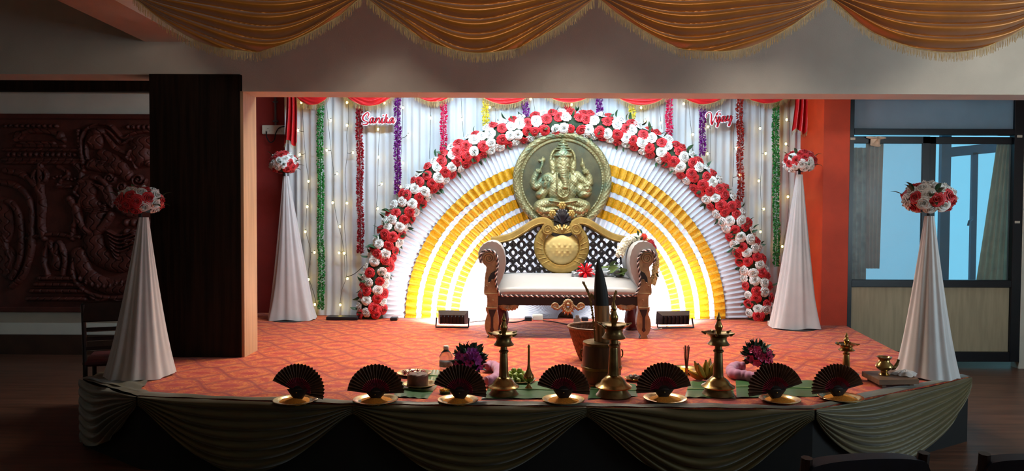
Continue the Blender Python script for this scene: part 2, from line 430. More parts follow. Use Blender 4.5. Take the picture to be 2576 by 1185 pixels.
def swag_fn(p0, p1, depth, out, folds, amp, pw=1.1, gather=0.05, belly=0.06, seed=0, top=0.0, half=False):
    p0, p1, out = Vector(p0), Vector(p1), Vector(out)
    def fn(u, v):
        e = 4 * u * (1 - u); P = p0.lerp(p1, u)
        ph = 0.35 * math.sin(2.3 * u * PI + seed) + 0.25 * math.sin(5 * u + seed * 2)
        vv = v ** 0.9
        drop = top + vv * (gather + depth * ((1 - u ** 2.4) if half else e ** pw))
        w = vv * folds + ph * (0.4 + vv)
        fold = abs(math.sin(PI * w)) ** 0.7
        env = 0.25 + 0.75 * e ** 0.6
        off = amp * env * (fold - 0.3) + belly * e * math.sin(PI * min(1, vv * 0.85 + 0.08))
        return P + out * (off + 0.01) + Vector((0, 0, -drop))
    return fn
def fringe_mesh(edge, n, length, width=0.0026, jitter=0.25, out=(0, -1, 0)):
    m = MB(); out = Vector(out)
    for i in range(n):
        u = (i + 0.5) / n
        p = Vector(edge(u)); q = Vector(edge(min(1, u + 0.002))) - Vector(edge(max(0, u - 0.002)))
        t = Vector((q.x, q.y, 0)); t = t.normalized() if t.length > 1e-6 else Vector((1, 0, 0))
        L = length * (1 + random.uniform(-jitter, jitter)); o = out * random.uniform(-0.004, 0.006)
        dx = t * random.uniform(-0.006, 0.006)
        a, b = p - t * width / 2, p + t * width / 2; e = Vector((0, 0, -L))
        d = out * width
        m.add(([a, b, b + e + o + dx, a + e + o + dx, p - d, p - d + e + o + dx], [(0, 1, 2, 3), (1, 4, 5, 2), (4, 0, 3, 5)]))
    return m.vf()
def make_swag(name, p0, p1, depth, out, folds, amp, m, label, cat, group, fringe=None, nu=44, nv=72, seed=0, fn_n=200, **k):
    fn = swag_fn(p0, p1, depth, out, folds, amp, seed=seed, **k)
    t = thing(name, tuple((Vector(p0) + Vector(p1)) / 2), label, cat, group)
    obj('drape', grid(fn, nu, nv), m, t, ang=180)
    if fringe:
        obj('trim_braid', tube([fn(i / 40, 1.0) for i in range(41)], 0.0035, 5), m_fringe, t)
        fr = obj('fringe', fringe_mesh(lambda u: fn(u, 1.0), fn_n, fringe, out=out), m_fringe, t, smooth=False)
        fr['kind'] = 'stuff'
    return t
# gold swags hanging from the cross beam above the stage front
YS = 4.80
gx = [332, 917, 1500, 2082, 2668]
gl = ['gold satin swag at far left, overlapping the pale ceiling beam', 'gold satin swag second from left along the ceiling', 'gold satin swag third from left along the ceiling', 'gold satin swag at the far right, above the glazed partition']
for i in range(4):
    a, b = at(gx[i], 0, YS), at(gx[i + 1], 0, YS)
    bot = at((gx[i] + gx[i + 1]) / 2, (146, 152, 148, 150)[i] - 12, YS)
    zt = 3.10
    make_swag('ceiling_swag', (a.x + 0.012, YS, zt), (b.x - 0.012, YS, zt), zt - bot.z - 0.06, (0, -1, 0), 5.2, 0.075, m_gold_satin, gl[i], 'swag', 'gold ceiling swags', fringe=0.05, seed=i * 1.3, gather=0.06, fn_n=330)
# hanging line of the swags
single('curtain_batten', bevel_box(at(gx[0], 0, YS).x - 0.03, at(gx[4], 0, YS).x, YS - 0.01, 4.92, 3.09, 3.20), m_darkwood, 'wooden batten holding the gold ceiling swags', 'batten', smooth=False)

# olive swags skirting the stage
sk = [SPL] + sp
sl = ['small dark olive swag round the left stage corner', 'dark olive skirt swag on the left of the stage front', 'dark olive skirt swag in the middle of the stage front', 'dark olive skirt swag right of middle on the stage front', 'pale lit olive swag on the angled right side of the stage']
for i in range(5):
    a, b = Vector(sk[i]), Vector(sk[i + 1]); d = (b - a).normalized(); out = Vector((d.y, -d.x, 0))
    a = a + out * 0.012; b = b + out * 0.012
    a.z = b.z = CT + 0.004
    dep = (0.40, 0.41, 0.41, 0.41, 0.405)[i]
    t = make_swag('stage_swag', a, b, dep, out, 7.0, 0.038, m_olive, sl[i], 'swag', 'olive swags round the stage edge', seed=2 + i * 1.7, gather=0.06, pw=(1.3, 1.3, 1.3, 1.3, 0.8)[i], belly=0.035, half=(i == 0))
    inn = -out
    def band(u, v, a=a, b=b, inn=inn, i=i):
        P = a.lerp(b, u); return P + inn * (v * (0.085 + 0.02 * math.sin(u * 9 + i))) + Vector((0, 0, 0.004 + 0.006 * math.sin(PI * v) + 0.002 * math.sin(u * 31 + i)))
    obj('top_band', grid(band, 40, 4), m_olive, t, ang=180)
# olive cloth lying over the left stage corner
c4 = [on(215, 957, CT), on(349, 990, CT), on(372, 962, CT), on(330, 938, CT), on(262, 936, CT)]
def corner(u, v):
    a = c4[0].lerp(c4[1], u); b = c4[4].lerp(c4[2], u); P = a.lerp(b, v)
    return (P.x, P.y, CT + 0.008 + 0.008 * (math.sin(u * 14 + v * 5) * 0.5 + 0.5) + 0.006 * math.sin(v * 11 + u * 3))
single('corner_cloth', grid(corner, 30, 16), m_olive, 'crumpled olive cloth covering the left corner of the stage', 'cloth', ang=180)

# white pleated backdrop curtain
YC = 8.78
cx0, cx1 = at(716, 500, YC).x, at(2036, 500, YC).x; cz1 = 3.35
def pleat(u):
    x = u * 68
    k = math.sin(2 * PI * x + 0.8 * math.sin(x * 0.37) * 2) * 0.5 + 0.28 * math.sin(2 * PI * x * 0.31 + 1.1) + 0.2 * math.sin(x * 1.7)
    return k
def curtain(u, v):
    x = cx0 + (cx1 - cx0) * u; z = cz1 + (CT + 0.005 - cz1) * v
    spread = 1.0 + 0.4 * max(0, v - 0.85) / 0.15
    y = YC + 0.022 * pleat(u) * spread - 0.06 * max(0, (v - 0.93) / 0.07) ** 2 * (1 + 0.5 * math.sin(u * 60))
    return (x + 0.006 * math.sin(u * 300 + v * 3), y, z)
t = thing('backdrop_curtain', ((cx0 + cx1) / 2, YC, CT), 'white pleated curtain behind the flower arch', 'curtain')
obj('curtain_cloth', grid(curtain, 860, 24), m_white, t, ang=180)
obj('curtain_rod', tube([(cx0 - 0.1, YC, cz1 + 0.015), (cx1 + 0.1, YC, cz1 + 0.015)], 0.018, 8), m_frame, t)

# red swags with cream fringe along the top of the backdrop, and red tails
YR = 8.62
rs = [(745, 825, 270), (868, 990, 272), (1045, 1140, 262), (1205, 1335, 268), (1372, 1490, 264), (1545, 1680, 270), (1712, 1825, 268), (1870, 1985, 266)]
rl = ['left-most', 'second from left', 'third from left', 'fourth from left', 'fifth from left', 'sixth from left', 'seventh from left', 'right-most']
for i, (xa, xb, yb) in enumerate(rs):
    zt = 3.14
    ew = 16
    a, b = at(xa - ew, 230, YR), at(xb + ew, 230, YR); zb = at(xa, yb - 7, YR).z
    make_swag('backdrop_swag', (a.x, YR, zt), (b.x, YR, zt), zt - zb - 0.02, (0, -1, 0), 5.5, 0.02, m_redsatin, rl[i] + ' small red satin swag with cream fringe on the backdrop', 'swag', 'red fringed swags along the backdrop top', fringe=0.055, nu=26, nv=36, seed=i, gather=0.03, belly=0.03, fn_n=90, pw=0.9, top=0.0)
def tail(px0, px1, py1, lab):
    a, b = at(px0, 300, 8.6), at(px1, 300, 8.6); z1 = at(px0, py1, 8.6).z; z0 = 3.2
    def fn(u, v):
        x = a.x + (b.x - a.x) * (0.5 + (u - 0.5) * (0.75 + 0.35 * v)); 
        z = z0 + (z1 - z0) * v - 0.07 * v * (0.5 + 0.5 * math.cos(u * 7 + 1)) 
        return (x + 0.01 * math.sin(v * 4), 8.6 + 0.028 * math.sin(u * 5.5 * PI + 0.5 * v), z)
    t = thing('red_tail_drape', ((a.x + b.x) / 2, 8.6, z1), lab, 'drape', 'red tail drapes at the curtain ends')
    obj('drape', grid(fn, 40, 24), m_redsatin, t, ang=180)
    fr = obj('fringe', fringe_mesh(lambda u: fn(u, 1.0), 46, 0.04), m_fringe, t, smooth=False); fr['kind'] = 'stuff'
tail(717, 748, 352, 'red satin tail drape hanging beside the wall socket')
tail(1996, 2030, 322, 'red satin tail drape hanging beside the orange pillar')
# ================================================================== BACKDROP PIECES: roses, arch, pleated fan, medallion
m_rose_r = mat('rose_red', (196, 14, 26), 0.5, var=0.25, scale=18, sheen=0.3)
m_rose_w = mat('rose_white', (228, 226, 222), 0.55, var=0.05, scale=18, sheen=0.2)
m_leaf = mat('leaf_green_dark', (40, 74, 44), 0.5, var=0.35, scale=20)
m_gold_cloth = mat('gold_brocade', (192, 138, 16), 0.42, metal=0.25, var=0.22, scale=60, bump=0.25, bscale=220)
m_goldpaint = mat('gold_paint_wood', (150, 122, 62), 0.38, metal=0.55, var=0.2, scale=16, bump=0.08, bscale=60)
m_stem = mat('foam_green', (44, 60, 40), 0.9, var=0.2)

def rose_mesh(name, m, seed):
    rd = random.Random(seed); mb = MB()
    def petal(ang, r, half, h, flare, curl, z0=0.0, n=4):
        def fn(u, v):
            s = (u - 0.5) * 2
            wid = half * (0.45 + 0.55 * min(1, v * 1.8)) * math.sqrt(max(0.0, 1 - max(0, (v - 0.55) / 0.47) ** 2 * 0.75))
            a2 = ang + s * wid
            rr = r * (0.35 + 0.65 * min(1, v * 1.25) ** 0.7) + flare * max(0, v - 0.55) ** 1.3 * 1.6
            z = z0 + h * v - curl * max(0, v - 0.72) ** 2 * 6 - 0.10 * s * s * v
            return (rr * math.cos(a2), rr * math.sin(a2), z)
        mb.add(grid(fn, n, 5))
    for k in range(5): petal(k * 2 * PI / 5 + rd.uniform(-.15, .15), 0.66, 0.80, 0.40, 0.42, 0.55, -0.05)
    for k in range(5): petal((k + .5) * 2 * PI / 5 + rd.uniform(-.15, .15), 0.50, 0.85, 0.52, 0.26, 0.45)
    for k in range(4): petal(k * PI / 2 + rd.uniform(-.3, .3), 0.35, 1.0, 0.60, 0.12, 0.3, 0.03)
    for k in range(3): petal(k * 2 * PI / 3 + rd.uniform(-.3, .3), 0.21, 1.25, 0.64, 0.05, 0.1, 0.05)
    for k in range(2): petal(k * PI + rd.uniform(-.3, .3), 0.09, 1.5, 0.66, 0.0, 0.0, 0.06)
    mb.add(lathe([(0.05, -0.15), (0.3, -0.06), (0.45, 0.06), (0.1, 0.3)], 6))
    return mesh_of(name, mb.vf(), m, True, 180)
ROSE = {'r': [rose_mesh('rose_red_bloom', m_rose_r, s) for s in (1, 2, 3)], 'w': [rose_mesh('rose_white_bloom', m_rose_w, s) for s in (4, 5, 6)]}
def leaf_mesh(name, m, w=0.36, bend=0.25):
    v = []; f = []
    for i in range(6):
        t = i / 5; ww = w * math.sin(PI * t ** 0.8) * 0.5 if 0 < i < 5 else 0.0; z = bend * math.sin(t * 2.2)
        v += [(-ww, t, z + ww * 0.35), (0, t, z), (ww, t, z + ww * 0.35)]
    for i in range(5):
        a = i * 3; f += [(a, a + 1, a + 4, a + 3), (a + 1, a + 2, a + 5, a + 4)]
    return mesh_of(name, (v, f), m, True, 180)
LEAF = leaf_mesh('rose_leaf', m_leaf)
def orient(normal, loc, scale, spin):
    q = Vector(normal).to_track_quat('Z', 'Y').to_matrix().to_4x4()
    return Matrix.Translation(loc) @ q @ Matrix.Rotation(spin, 4, 'Z') @ Matrix.Scale(scale, 4)

# ---- semicircular arch
YA = 8.50
ac = at(1423, 812, YA); AR_O = 524 / ppm(YA); AR_I = 458 / ppm(YA)
def arc_pt(th, r, y):
    return Vector((ac.x + r * math.cos(th), y, max(CT + 0.01, CT + r * math.sin(th) * 1.005)))
arch = thing('flower_arch', (ac.x, YA, CT), 'large half-circle arch of red and white roses behind the sofa', 'flower arch')
rm = (AR_O + AR_I) / 2; rw = (AR_O - AR_I) / 2
obj('foam_core', tube([arc_pt(PI * i / 64, rm, YA + 0.05) for i in range(65)], rw * 0.82, 12), m_stem, arch)
NROW, rcol = 66, {}
org = Vector(arch['_o']); nroses = 0
for row, off in enumerate((-0.92, -0.34, 0.30, 0.86)):
    n = NROW - (0 if row % 2 else 1); prevc = 'rwwr'[row]
    for k in range(n):
        th = PI * (k + (0.5 if row % 2 else 1.0) ) / NROW + random.uniform(-0.012, 0.012)
        if th < 0.01 or th > PI - 0.01: continue
        phi = off * 1.25 + random.uniform(-0.12, 0.12)
        r = rm + math.sin(phi) * rw * 0.92; y = YA + 0.05 - math.cos(phi) * rw * 0.88
        P = arc_pt(th, r, y)
        if P.z < CT + 0.055: P.z = CT + 0.06
        nrm = Vector((math.cos(th) * math.sin(phi), -math.cos(phi) - 0.15, math.sin(th) * math.sin(phi)))
        nrm += Vector((random.uniform(-.3, .3), random.uniform(-.2, .1), random.uniform(-.3, .3)))
        c = ('w' if prevc == 'r' else 'r') if random.random() < 0.74 else prevc
        prevc = c
        inst('rose', random.choice(ROSE[c]), arch, orient(nrm, P - org, random.uniform(0.064, 0.080), random.uniform(0, 6)))
        nroses += 1
for k in range(150):
    th = random.uniform(0.03, PI - 0.03); phi = random.choice((-1, 1)) * random.uniform(0.1, 1.75)
    r = rm + math.sin(phi) * rw * 0.95; y = YA + 0.05 - math.cos(phi) * rw * 0.9
    P = arc_pt(th, r, y); s = 1 if phi > 0 else -1
    d = Vector((math.cos(th) * s, -0.5, math.sin(th) * s)) + Vector((random.uniform(-.8, .8), random.uniform(-.4, .4), random.uniform(-.8, .8)))
    if P.z < CT + 0.12: d.z = abs(d.z) + 0.3
    M4 = Matrix.Translation(P - org) @ d.to_track_quat('Y', 'Z').to_matrix().to_4x4() @ Matrix.Rotation(random.uniform(0, 6), 4, 'Y') @ Matrix.Scale(random.uniform(0.075, 0.115), 4)
    inst('leaf', LEAF, arch, M4)

# ---- pleated half-circle fan of white and gold cloth
YF = 8.58
fan = thing('pleated_backdrop_fan', (ac.x, YF, CT), 'half-circle of pleated white cloth with gold bands inside the arch', 'backdrop')
def ring(r0, r1, NP, amp, ybase, nr, na, jit=0.0, phase=0.0, lift=0.0):
    r0 /= ppm(YF); r1 /= ppm(YF)
    def fn(u, v):
        th = PI * u; r = r0 + (r1 - r0) * v
        w = u * NP + phase + 0.12 * math.sin(u * 37 + 2 * v) + 0.25 * math.sin(u * 9)
        fr = w - math.floor(w)
        sh = (fr / 0.6) if fr < 0.6 else (1 - fr) / 0.4          # slow rise, quick fall: knife pleats
        sh = sh * sh * (3 - 2 * sh)
        a = amp * (0.45 + 0.55 * r / (400 / ppm(YF)))
        y = ybase - a * sh - lift * v
        th2 = th + 0.006 * math.sin(w * 2 * PI) 
        wob = 1 + jit * math.sin(w * 2 * PI + 1.2)
        z = CT + 0.004 + r * wob * math.sin(th2)
        return (ac.x + r * wob * math.cos(th2), y, max(CT + 0.004, z))
    return grid(fn, na, nr)
NPL = 68
obj('white_pleats', ring(330, 464, 112, 0.016, YF - 0.01, 4, 1350), m_white_fan, fan, ang=180, label='outer white pleated cloth next to the roses')
bands = [(375, 402, 1), (362, 375, 0), (338, 362, 1), (325, 338, 0), (302, 325, 1), (289, 302, 0), (267, 289, 1)]
for r0, r1, g in bands:
    obj('gold_band' if g else 'white_band', ring(r0, r1, NPL, 0.030, YF - 0.025, 2, 1020, jit=0.003), m_gold_cloth if g else m_white_fan, fan, ang=180)
obj('inner_pleats', ring(20, 267, NPL, 0.030, YF - 0.025, 8, 800), m_white_fan, fan, ang=180, label='inner white pleated cloth lit by the floor lamps')

# ---- brass medallion: relief of a seated elephant-headed figure
def hf_ell(X, Y, cx, cy, rx, ry, h, rot=0.0, p=0.5, base=0.0):
    c, s = math.cos(rot), math.sin(rot); dx, dy = X - cx, Y - cy
    a = (dx * c + dy * s) / rx; b = (-dx * s + dy * c) / ry
    d = 1 - (a * a + b * b)
    return np.where(d > 0, base + h * np.power(np.maximum(d, 0), p), 0)
def hf_cap(X, Y, pts, rads, h, p=0.5, base=0.0):
    out = np.zeros_like(X)
    if not isinstance(rads, (list, tuple)): rads = [rads] * len(pts)
    hs = h if isinstance(h, (list, tuple)) else [h] * len(pts)
    for i in range(len(pts) - 1):
        (x0, y0), (x1, y1) = pts[i], pts[i + 1]
        L2 = (x1 - x0) ** 2 + (y1 - y0) ** 2 + 1e-9
        t = np.clip(((X - x0) * (x1 - x0) + (Y - y0) * (y1 - y0)) / L2, 0, 1)
        d = np.hypot(X - (x0 + t * (x1 - x0)), Y - (y0 + t * (y1 - y0)))
        r = rads[i] + t * (rads[i + 1] - rads[i]); hh = hs[i] + t * (hs[i + 1] - hs[i])
        q = 1 - (d / r) ** 2
        out = np.maximum(out, np.where(q > 0, base + hh * np.power(np.maximum(q, 0), p), 0))
    return out
def hf_line(X, Y, pts, r):
    """distance mask 0..1 along a polyline"""
    return hf_cap(X, Y, pts, r, 1.0, 1.0)
YM = 8.50
mc = at(1414, 455, YM); MR = 124 / ppm(YM)
def patina(name, c1, c2, c3):
    m = mat(name, c1, 0.45, metal=0.4, col2=c2, scale=9, bump=0.12, bscale=70)
    nt = m.node_tree; b = nt.nodes['Principled BSDF']
    n = nt.nodes.new('ShaderNodeTexNoise'); n.inputs['Scale'].default_value = 5.5; n.inputs['Detail'].default_value = 6
    tc = nt.nodes.new('ShaderNodeTexCoord'); nt.links.new(tc.outputs['Object'], n.inputs['Vector'])
    r = nt.nodes.new('ShaderNodeValToRGB'); r.color_ramp.elements[0].position = 0.52; r.color_ramp.elements[1].position = 0.68
    nt.links.new(n.outputs['Fac'], r.inputs[0])
    mx = nt.nodes.new('ShaderNodeMix'); mx.data_type = 'RGBA'; nt.links.new(r.outputs[0], mx.inputs[0])
    src = b.inputs['Base Color'].links[0].from_socket
    nt.links.new(src, mx.inputs[6]); mx.inputs[7].default_value = (*lin(c3), 1); nt.links.new(mx.outputs[2], b.inputs['Base Color'])
    return m
m_brass_fig = patina('antique_brass_bright', (140, 126, 82), (168, 156, 112), (104, 122, 98))
m_brass_plate = patina('antique_brass_green', (60, 58, 40), (78, 75, 52), (52, 64, 52))
m_brass_rim = patina('antique_brass_rim', (124, 112, 74), (146, 134, 94), (96, 104, 80))
med = thing('relief_medallion', (mc.x, YM, mc.z - MR), 'round brass medallion with a seated elephant-headed figure in relief', 'medallion')
obj('plate', lathe([(MR * 0.02, 0), (MR * 0.84, 0), (MR * 0.84, -0.03), (MR * 0.02, -0.03)], 64), m_brass_plate, med)
_pl = med.children[0]; _pl.data.transform(Matrix.Rotation(PI / 2, 4, 'X')); _pl.location = (0, 0, MR)
_pl.data.transform(Matrix.Translation(Vector((0, 0, 0))))
_pl.data.clear_geometry()
def disc_xz(r, n=72): return [(mc.x + r * math.cos(2 * PI * i / n), mc.z + r * math.sin(2 * PI * i / n)) for i in range(n)]
bpy.data.objects.remove(_pl)
obj('plate', prism(disc_xz(MR * 0.85), YM - 0.012, YM + 0.02), m_brass_plate, med, smooth=False)
# rim: lathe about Y with a knobbly relief
prof = [(0.80, 0.0), (0.80, 0.022), (0.825, 0.034), (0.845, 0.022), (0.86, 0.02), (0.875, 0.036), (0.92, 0.052), (0.965, 0.046), (0.985, 0.034), (1.0, 0.02), (1.0, -0.02)]
def rimfn(u, v):
    i = v * (len(prof) - 1); k = min(int(i), len(prof) - 2); t = i - k
    r = prof[k][0] * (1 - t) + prof[k + 1][0] * t; d = prof[k][1] * (1 - t) + prof[k + 1][1] * t
    a = u * 2 * PI
    if 0.87 < r < 0.99: d += 0.013 * abs(math.sin(a * 40 + r * 60)) * abs(math.cos(a * 23 - r * 50)) + 0.005 * math.sin(a * 97 + r * 240)
    if 0.80 < r < 0.845: d += 0.004 * math.sin(a * 90)
    return (mc.x + MR * r * math.cos(a), YM - d, mc.z + MR * r * math.sin(a))
obj('rim', grid(rimfn, 360, 30, wrap=True), m_brass_rim, med, ang=180)
# figure as a relief surface; coordinates in picture units relative to the disc centre
n = 230; U = 700.0
gx_, gy_ = np.meshgrid(np.linspace(-420, 420, n), np.linspace(-470, 470, int(n * 940 / 840)))
X, Y = gx_ + 712, 547 - gy_                                             # the units of the sketch: x right, y down
H = np.zeros_like(X)
def put(h):
    global H
    H = np.maximum(H, h)
hd = 0.11 / 100                                                          # metres per unit of height
put(hf_cap(X, Y, smooth_path([(598, 430), (585, 330), (610, 230), (715, 175), (825, 230), (850, 330), (838, 430)], 5), 16, 26))      # halo hoop
put(hf_ell(X, Y, 715, 300, 112, 130, 14, p=0.3))
for sx in (-1, 1):
    put(hf_ell(X, Y, 720 + sx * 108, 395, 38, 86, 38, rot=sx * 0.15, p=0.5))                                                        # ears
    put(hf_ell(X, Y, 720 + sx * 112, 460, 24, 34, 46))
put(hf_ell(X, Y, 712, 560, 205, 120, 58))                                                                                             # shoulders
put(hf_ell(X, Y, 712, 655, 168, 148, 92))                                                                                             # belly
put(hf_ell(X, Y, 600, 560, 75, 80, 62)); put(hf_ell(X, Y, 830, 560, 75, 80, 62))                                                      # chest
put(hf_ell(X, Y, 716, 320, 92, 118, 92))                                                                                              # head
put(hf_ell(X, Y, 716, 262, 84, 80, 100, p=0.4)); put(hf_cap(X, Y, [(632, 275), (800, 275)], 18, 96))                                 # jewelled brow
put(hf_cap(X, Y, [(716, 215), (716, 165), (716, 130), (716, 92)], [78, 58, 30, 10], [78, 84, 76, 50]))                                # crown
for yy, ww in ((212, 84), (188, 66), (160, 48), (132, 28)): put(hf_cap(X, Y, [(716 - ww, yy), (716 + ww, yy)], 10, 90))
put(hf_ell(X, Y, 672, 392, 30, 46, 92)); put(hf_ell(X, Y, 762, 392, 30, 46, 92))                                                      # cheeks
put(hf_cap(X, Y, smooth_path([(716, 370), (718, 450), (728, 520), (740, 575), (742, 620)], 5), [72] * 5 + [58] * 5 + [46] * 5 + [38] * 6, [104] * 5 + [112] * 5 + [118] * 5 + [124] * 6))  # trunk
put(hf_ell(X, Y, 734, 622, 48, 38, 132))
for k in range(9):                                                                                                                    # trunk wrinkles
    yy = 420 + k * 19; H = H - 5 * hf_line(X, Y, [(690, yy), (765, yy + 6)], 5) * (H > 95)
H = H - 10 * (hf_ell(X, Y, 684, 372, 13, 8, 1, p=1) + hf_ell(X, Y, 752, 372, 13, 8, 1, p=1)) * (H > 50)                                 # eyes
put(hf_cap(X, Y, [(655, 470), (648, 600), (668, 700), (716, 742), (764, 700), (782, 600), (790, 470)], 15, 104))                       # long necklace
put(hf_cap(X, Y, [(690, 640), (716, 700), (742, 640)], 12, 108))
for k in range(24):
    t = k / 23; xx = 716 + 76 * math.cos(PI * t); yy = 640 + 92 * math.sin(PI * t); put(hf_ell(X, Y, xx, yy, 9, 9, 116))
# arms: sketch-left side
put(hf_cap(X, Y, smooth_path([(560, 520), (500, 545), (455, 605), (410, 610), (398, 540), (430, 470)], 4), [62, 60, 56, 52] + [48] * 4 + [44] * 4 + [40] * 4 + [34] * 5, 52))
put(hf_ell(X, Y, 448, 442, 36, 30, 58))
for k in range(4): put(hf_cap(X, Y, [(425 + k * 16, 425), (430 + k * 16, 462)], 8, 64))
put(hf_cap(X, Y, [(470, 425), (490, 370), (490, 330)], [12, 16, 26], 46)); put(hf_ell(X, Y, 470, 330, 24, 20, 44)); put(hf_ell(X, Y, 505, 318, 22, 26, 44))
put(hf_cap(X, Y, [(490, 320), (498, 285)], [20, 5], 46))
put(hf_cap(X, Y, smooth_path([(555, 545), (520, 640), (478, 700)], 4), [58] * 4 + [56] * 4 + [60], 72)); put(hf_ell(X, Y, 482, 690, 66, 46, 80, rot=-0.3))
put(hf_ell(X, Y, 522, 590, 44, 72, 98, rot=0.15)); put(hf_ell(X, Y, 520, 575, 24, 34, 106))                                            # raised palm
for k in range(4): put(hf_cap(X, Y, [(497 + k * 17, 545), (495 + k * 19, 505)], 9, 92))
# arms: sketch-right side
put(hf_cap(X, Y, smooth_path([(870, 500), (930, 540), (985, 590), (1015, 560), (1000, 490), (962, 440)], 4), [62, 60, 56, 52] + [48] * 4 + [44] * 4 + [38] * 4 + [32] * 5, 52))
put(hf_ell(X, Y, 972, 452, 34, 30, 58))
for k in range(4): put(hf_cap(X, Y, [(955 + k * 14, 432), (955 + k * 15, 470)], 8, 64))
put(hf_cap(X, Y, [(955, 430), (935, 370), (925, 300)], [16, 26, 6], 46)); put(hf_ell(X, Y, 936, 372, 16, 36, 56))
for k in range(6): H = H - 6 * hf_line(X, Y, [(860 + k * 16, 470 + k * 4), (885 + k * 14, 560 + k * 6)], 4) * (H > 20)                   # shoulder cloth
put(hf_ell(X, Y, 905, 640, 56, 74, 70, rot=0.2)); put(hf_ell(X, Y, 960, 690, 82, 50, 84, rot=-0.25)); put(hf_ell(X, Y, 982, 640, 62, 58, 92))
for k, (dx, dy) in enumerate([(-26, -22), (0, -30), (26, -20), (-14, 6), (14, 6)]): put(hf_ell(X, Y, 978 + dx, 630 + dy, 17, 17, 104))
# legs
put(hf_cap(X, Y, smooth_path([(640, 790), (520, 800), (460, 840), (520, 880), (620, 860)], 4), [60] * 4 + [66] * 4 + [62] * 4 + [48] * 4 + [36], 82))
put(hf_cap(X, Y, smooth_path([(790, 790), (900, 800), (965, 835), (900, 875), (800, 840)], 4), [60] * 4 + [66] * 4 + [62] * 4 + [48] * 4 + [34], 82))
put(hf_ell(X, Y, 640, 858, 50, 24, 92, rot=0.25)); put(hf_ell(X, Y, 790, 835, 50, 22, 96, rot=0.3))
for k in range(8):
    H = H - 5 * hf_line(X, Y, [(470 + k * 22, 775 + k * 2), (455 + k * 26, 885 - k * 3)], 4) * (H > 20) * (Y > 770)
    H = H - 5 * hf_line(X, Y, [(960 - k * 22, 775 + k * 2), (975 - k * 26, 885 - k * 3)], 4) * (H > 20) * (Y > 770)
put(hf_cap(X, Y, [(570, 770), (716, 790), (862, 770)], 20, 96))                                                                       # waist cord
put(hf_cap(X, Y, [(400, 935), (1030, 935)], 34, 50, p=0.3))                                                                           # lotus seat
for k in range(13): put(hf_ell(X, Y, 410 + k * 51, 925, 27, 36, 62))
nzf = sum(np.sin(X * a + Y * b + c) for a, b, c in ((.11, .07, 0), (.05, -.13, 1), (.21, .17, 2), (-.17, .23, 3))) * 0.8
H = np.where(H > 3, H + nzf, H)
inside = np.hypot(X - 712, Y - 547) < 452
H = np.where(inside, H, 0)
ny, nx = H.shape; SC = MR / 545.0
vs = [(mc.x + (X[j, i] - 712) * SC, YM - 0.010 - H[j, i] * SC * 1.15, mc.z + (547 - Y[j, i]) * SC) for j in range(ny) for i in range(nx)]
fs = []
keep = H > 2.0
for j in range(ny - 1):
    for i in range(nx - 1):
        if keep[j, i] or keep[j + 1, i] or keep[j, i + 1] or keep[j + 1, i + 1]:
            fs.append((j * nx + i, j * nx + i + 1, (j + 1) * nx + i + 1, (j + 1) * nx + i))
used = sorted({i for q in fs for i in q}); mp_ = {a: b for b, a in enumerate(used)}
obj('seated_figure', ([vs[i] for i in used], [tuple(mp_[i] for i in q) for q in fs]), m_brass_fig, med, ang=180)
# ================================================================== SOFA
m_leather = mat('white_leatherette', (158, 155, 155), 0.38, var=0.03, scale=6, bump=0.05, bscale=60)
m_blackwood = mat('black_lacquer_wood', (22, 17, 24), 0.35, var=0.3, scale=20)
m_gold2 = mat('gold_paint_carved', (142, 120, 88), 0.42, metal=0.15, var=0.25, scale=18, bump=0.15, bscale=50)
m_goldback = mat('gold_paint_backrest', (158, 130, 70), 0.36, metal=0.5, var=0.15, scale=14, bump=0.06, bscale=50)
m_goldpad = mat('gold_leatherette', (196, 172, 112), 0.34, metal=0.25, var=0.08, scale=10)
m_redleg = mat('dark_red_wood', (92, 16, 18), 0.45, var=0.2)
m_ropew = mat('rope_pale', (196, 184, 184), 0.6); m_ropek = mat('rope_dark', (36, 26, 34), 0.6)
YF0 = on(1240, 849, CT).y; YB0 = YF0 + 0.62
def SF(px, py, dy=0.0): p = at(px, py, YF0 + dy); return (p.x, p.z)
def SB(px, py, dy=0.0): p = at(px, py, YB0 + dy); return (p.x, p.z)
so = at(1427, 849, YF0 + 0.3)
sofa = thing('wedding_sofa', (so.x, YF0 + 0.3, CT), 'ornate gold and black two-seat sofa with white leatherette seat', 'sofa')
def ml(px): return 2855 - px
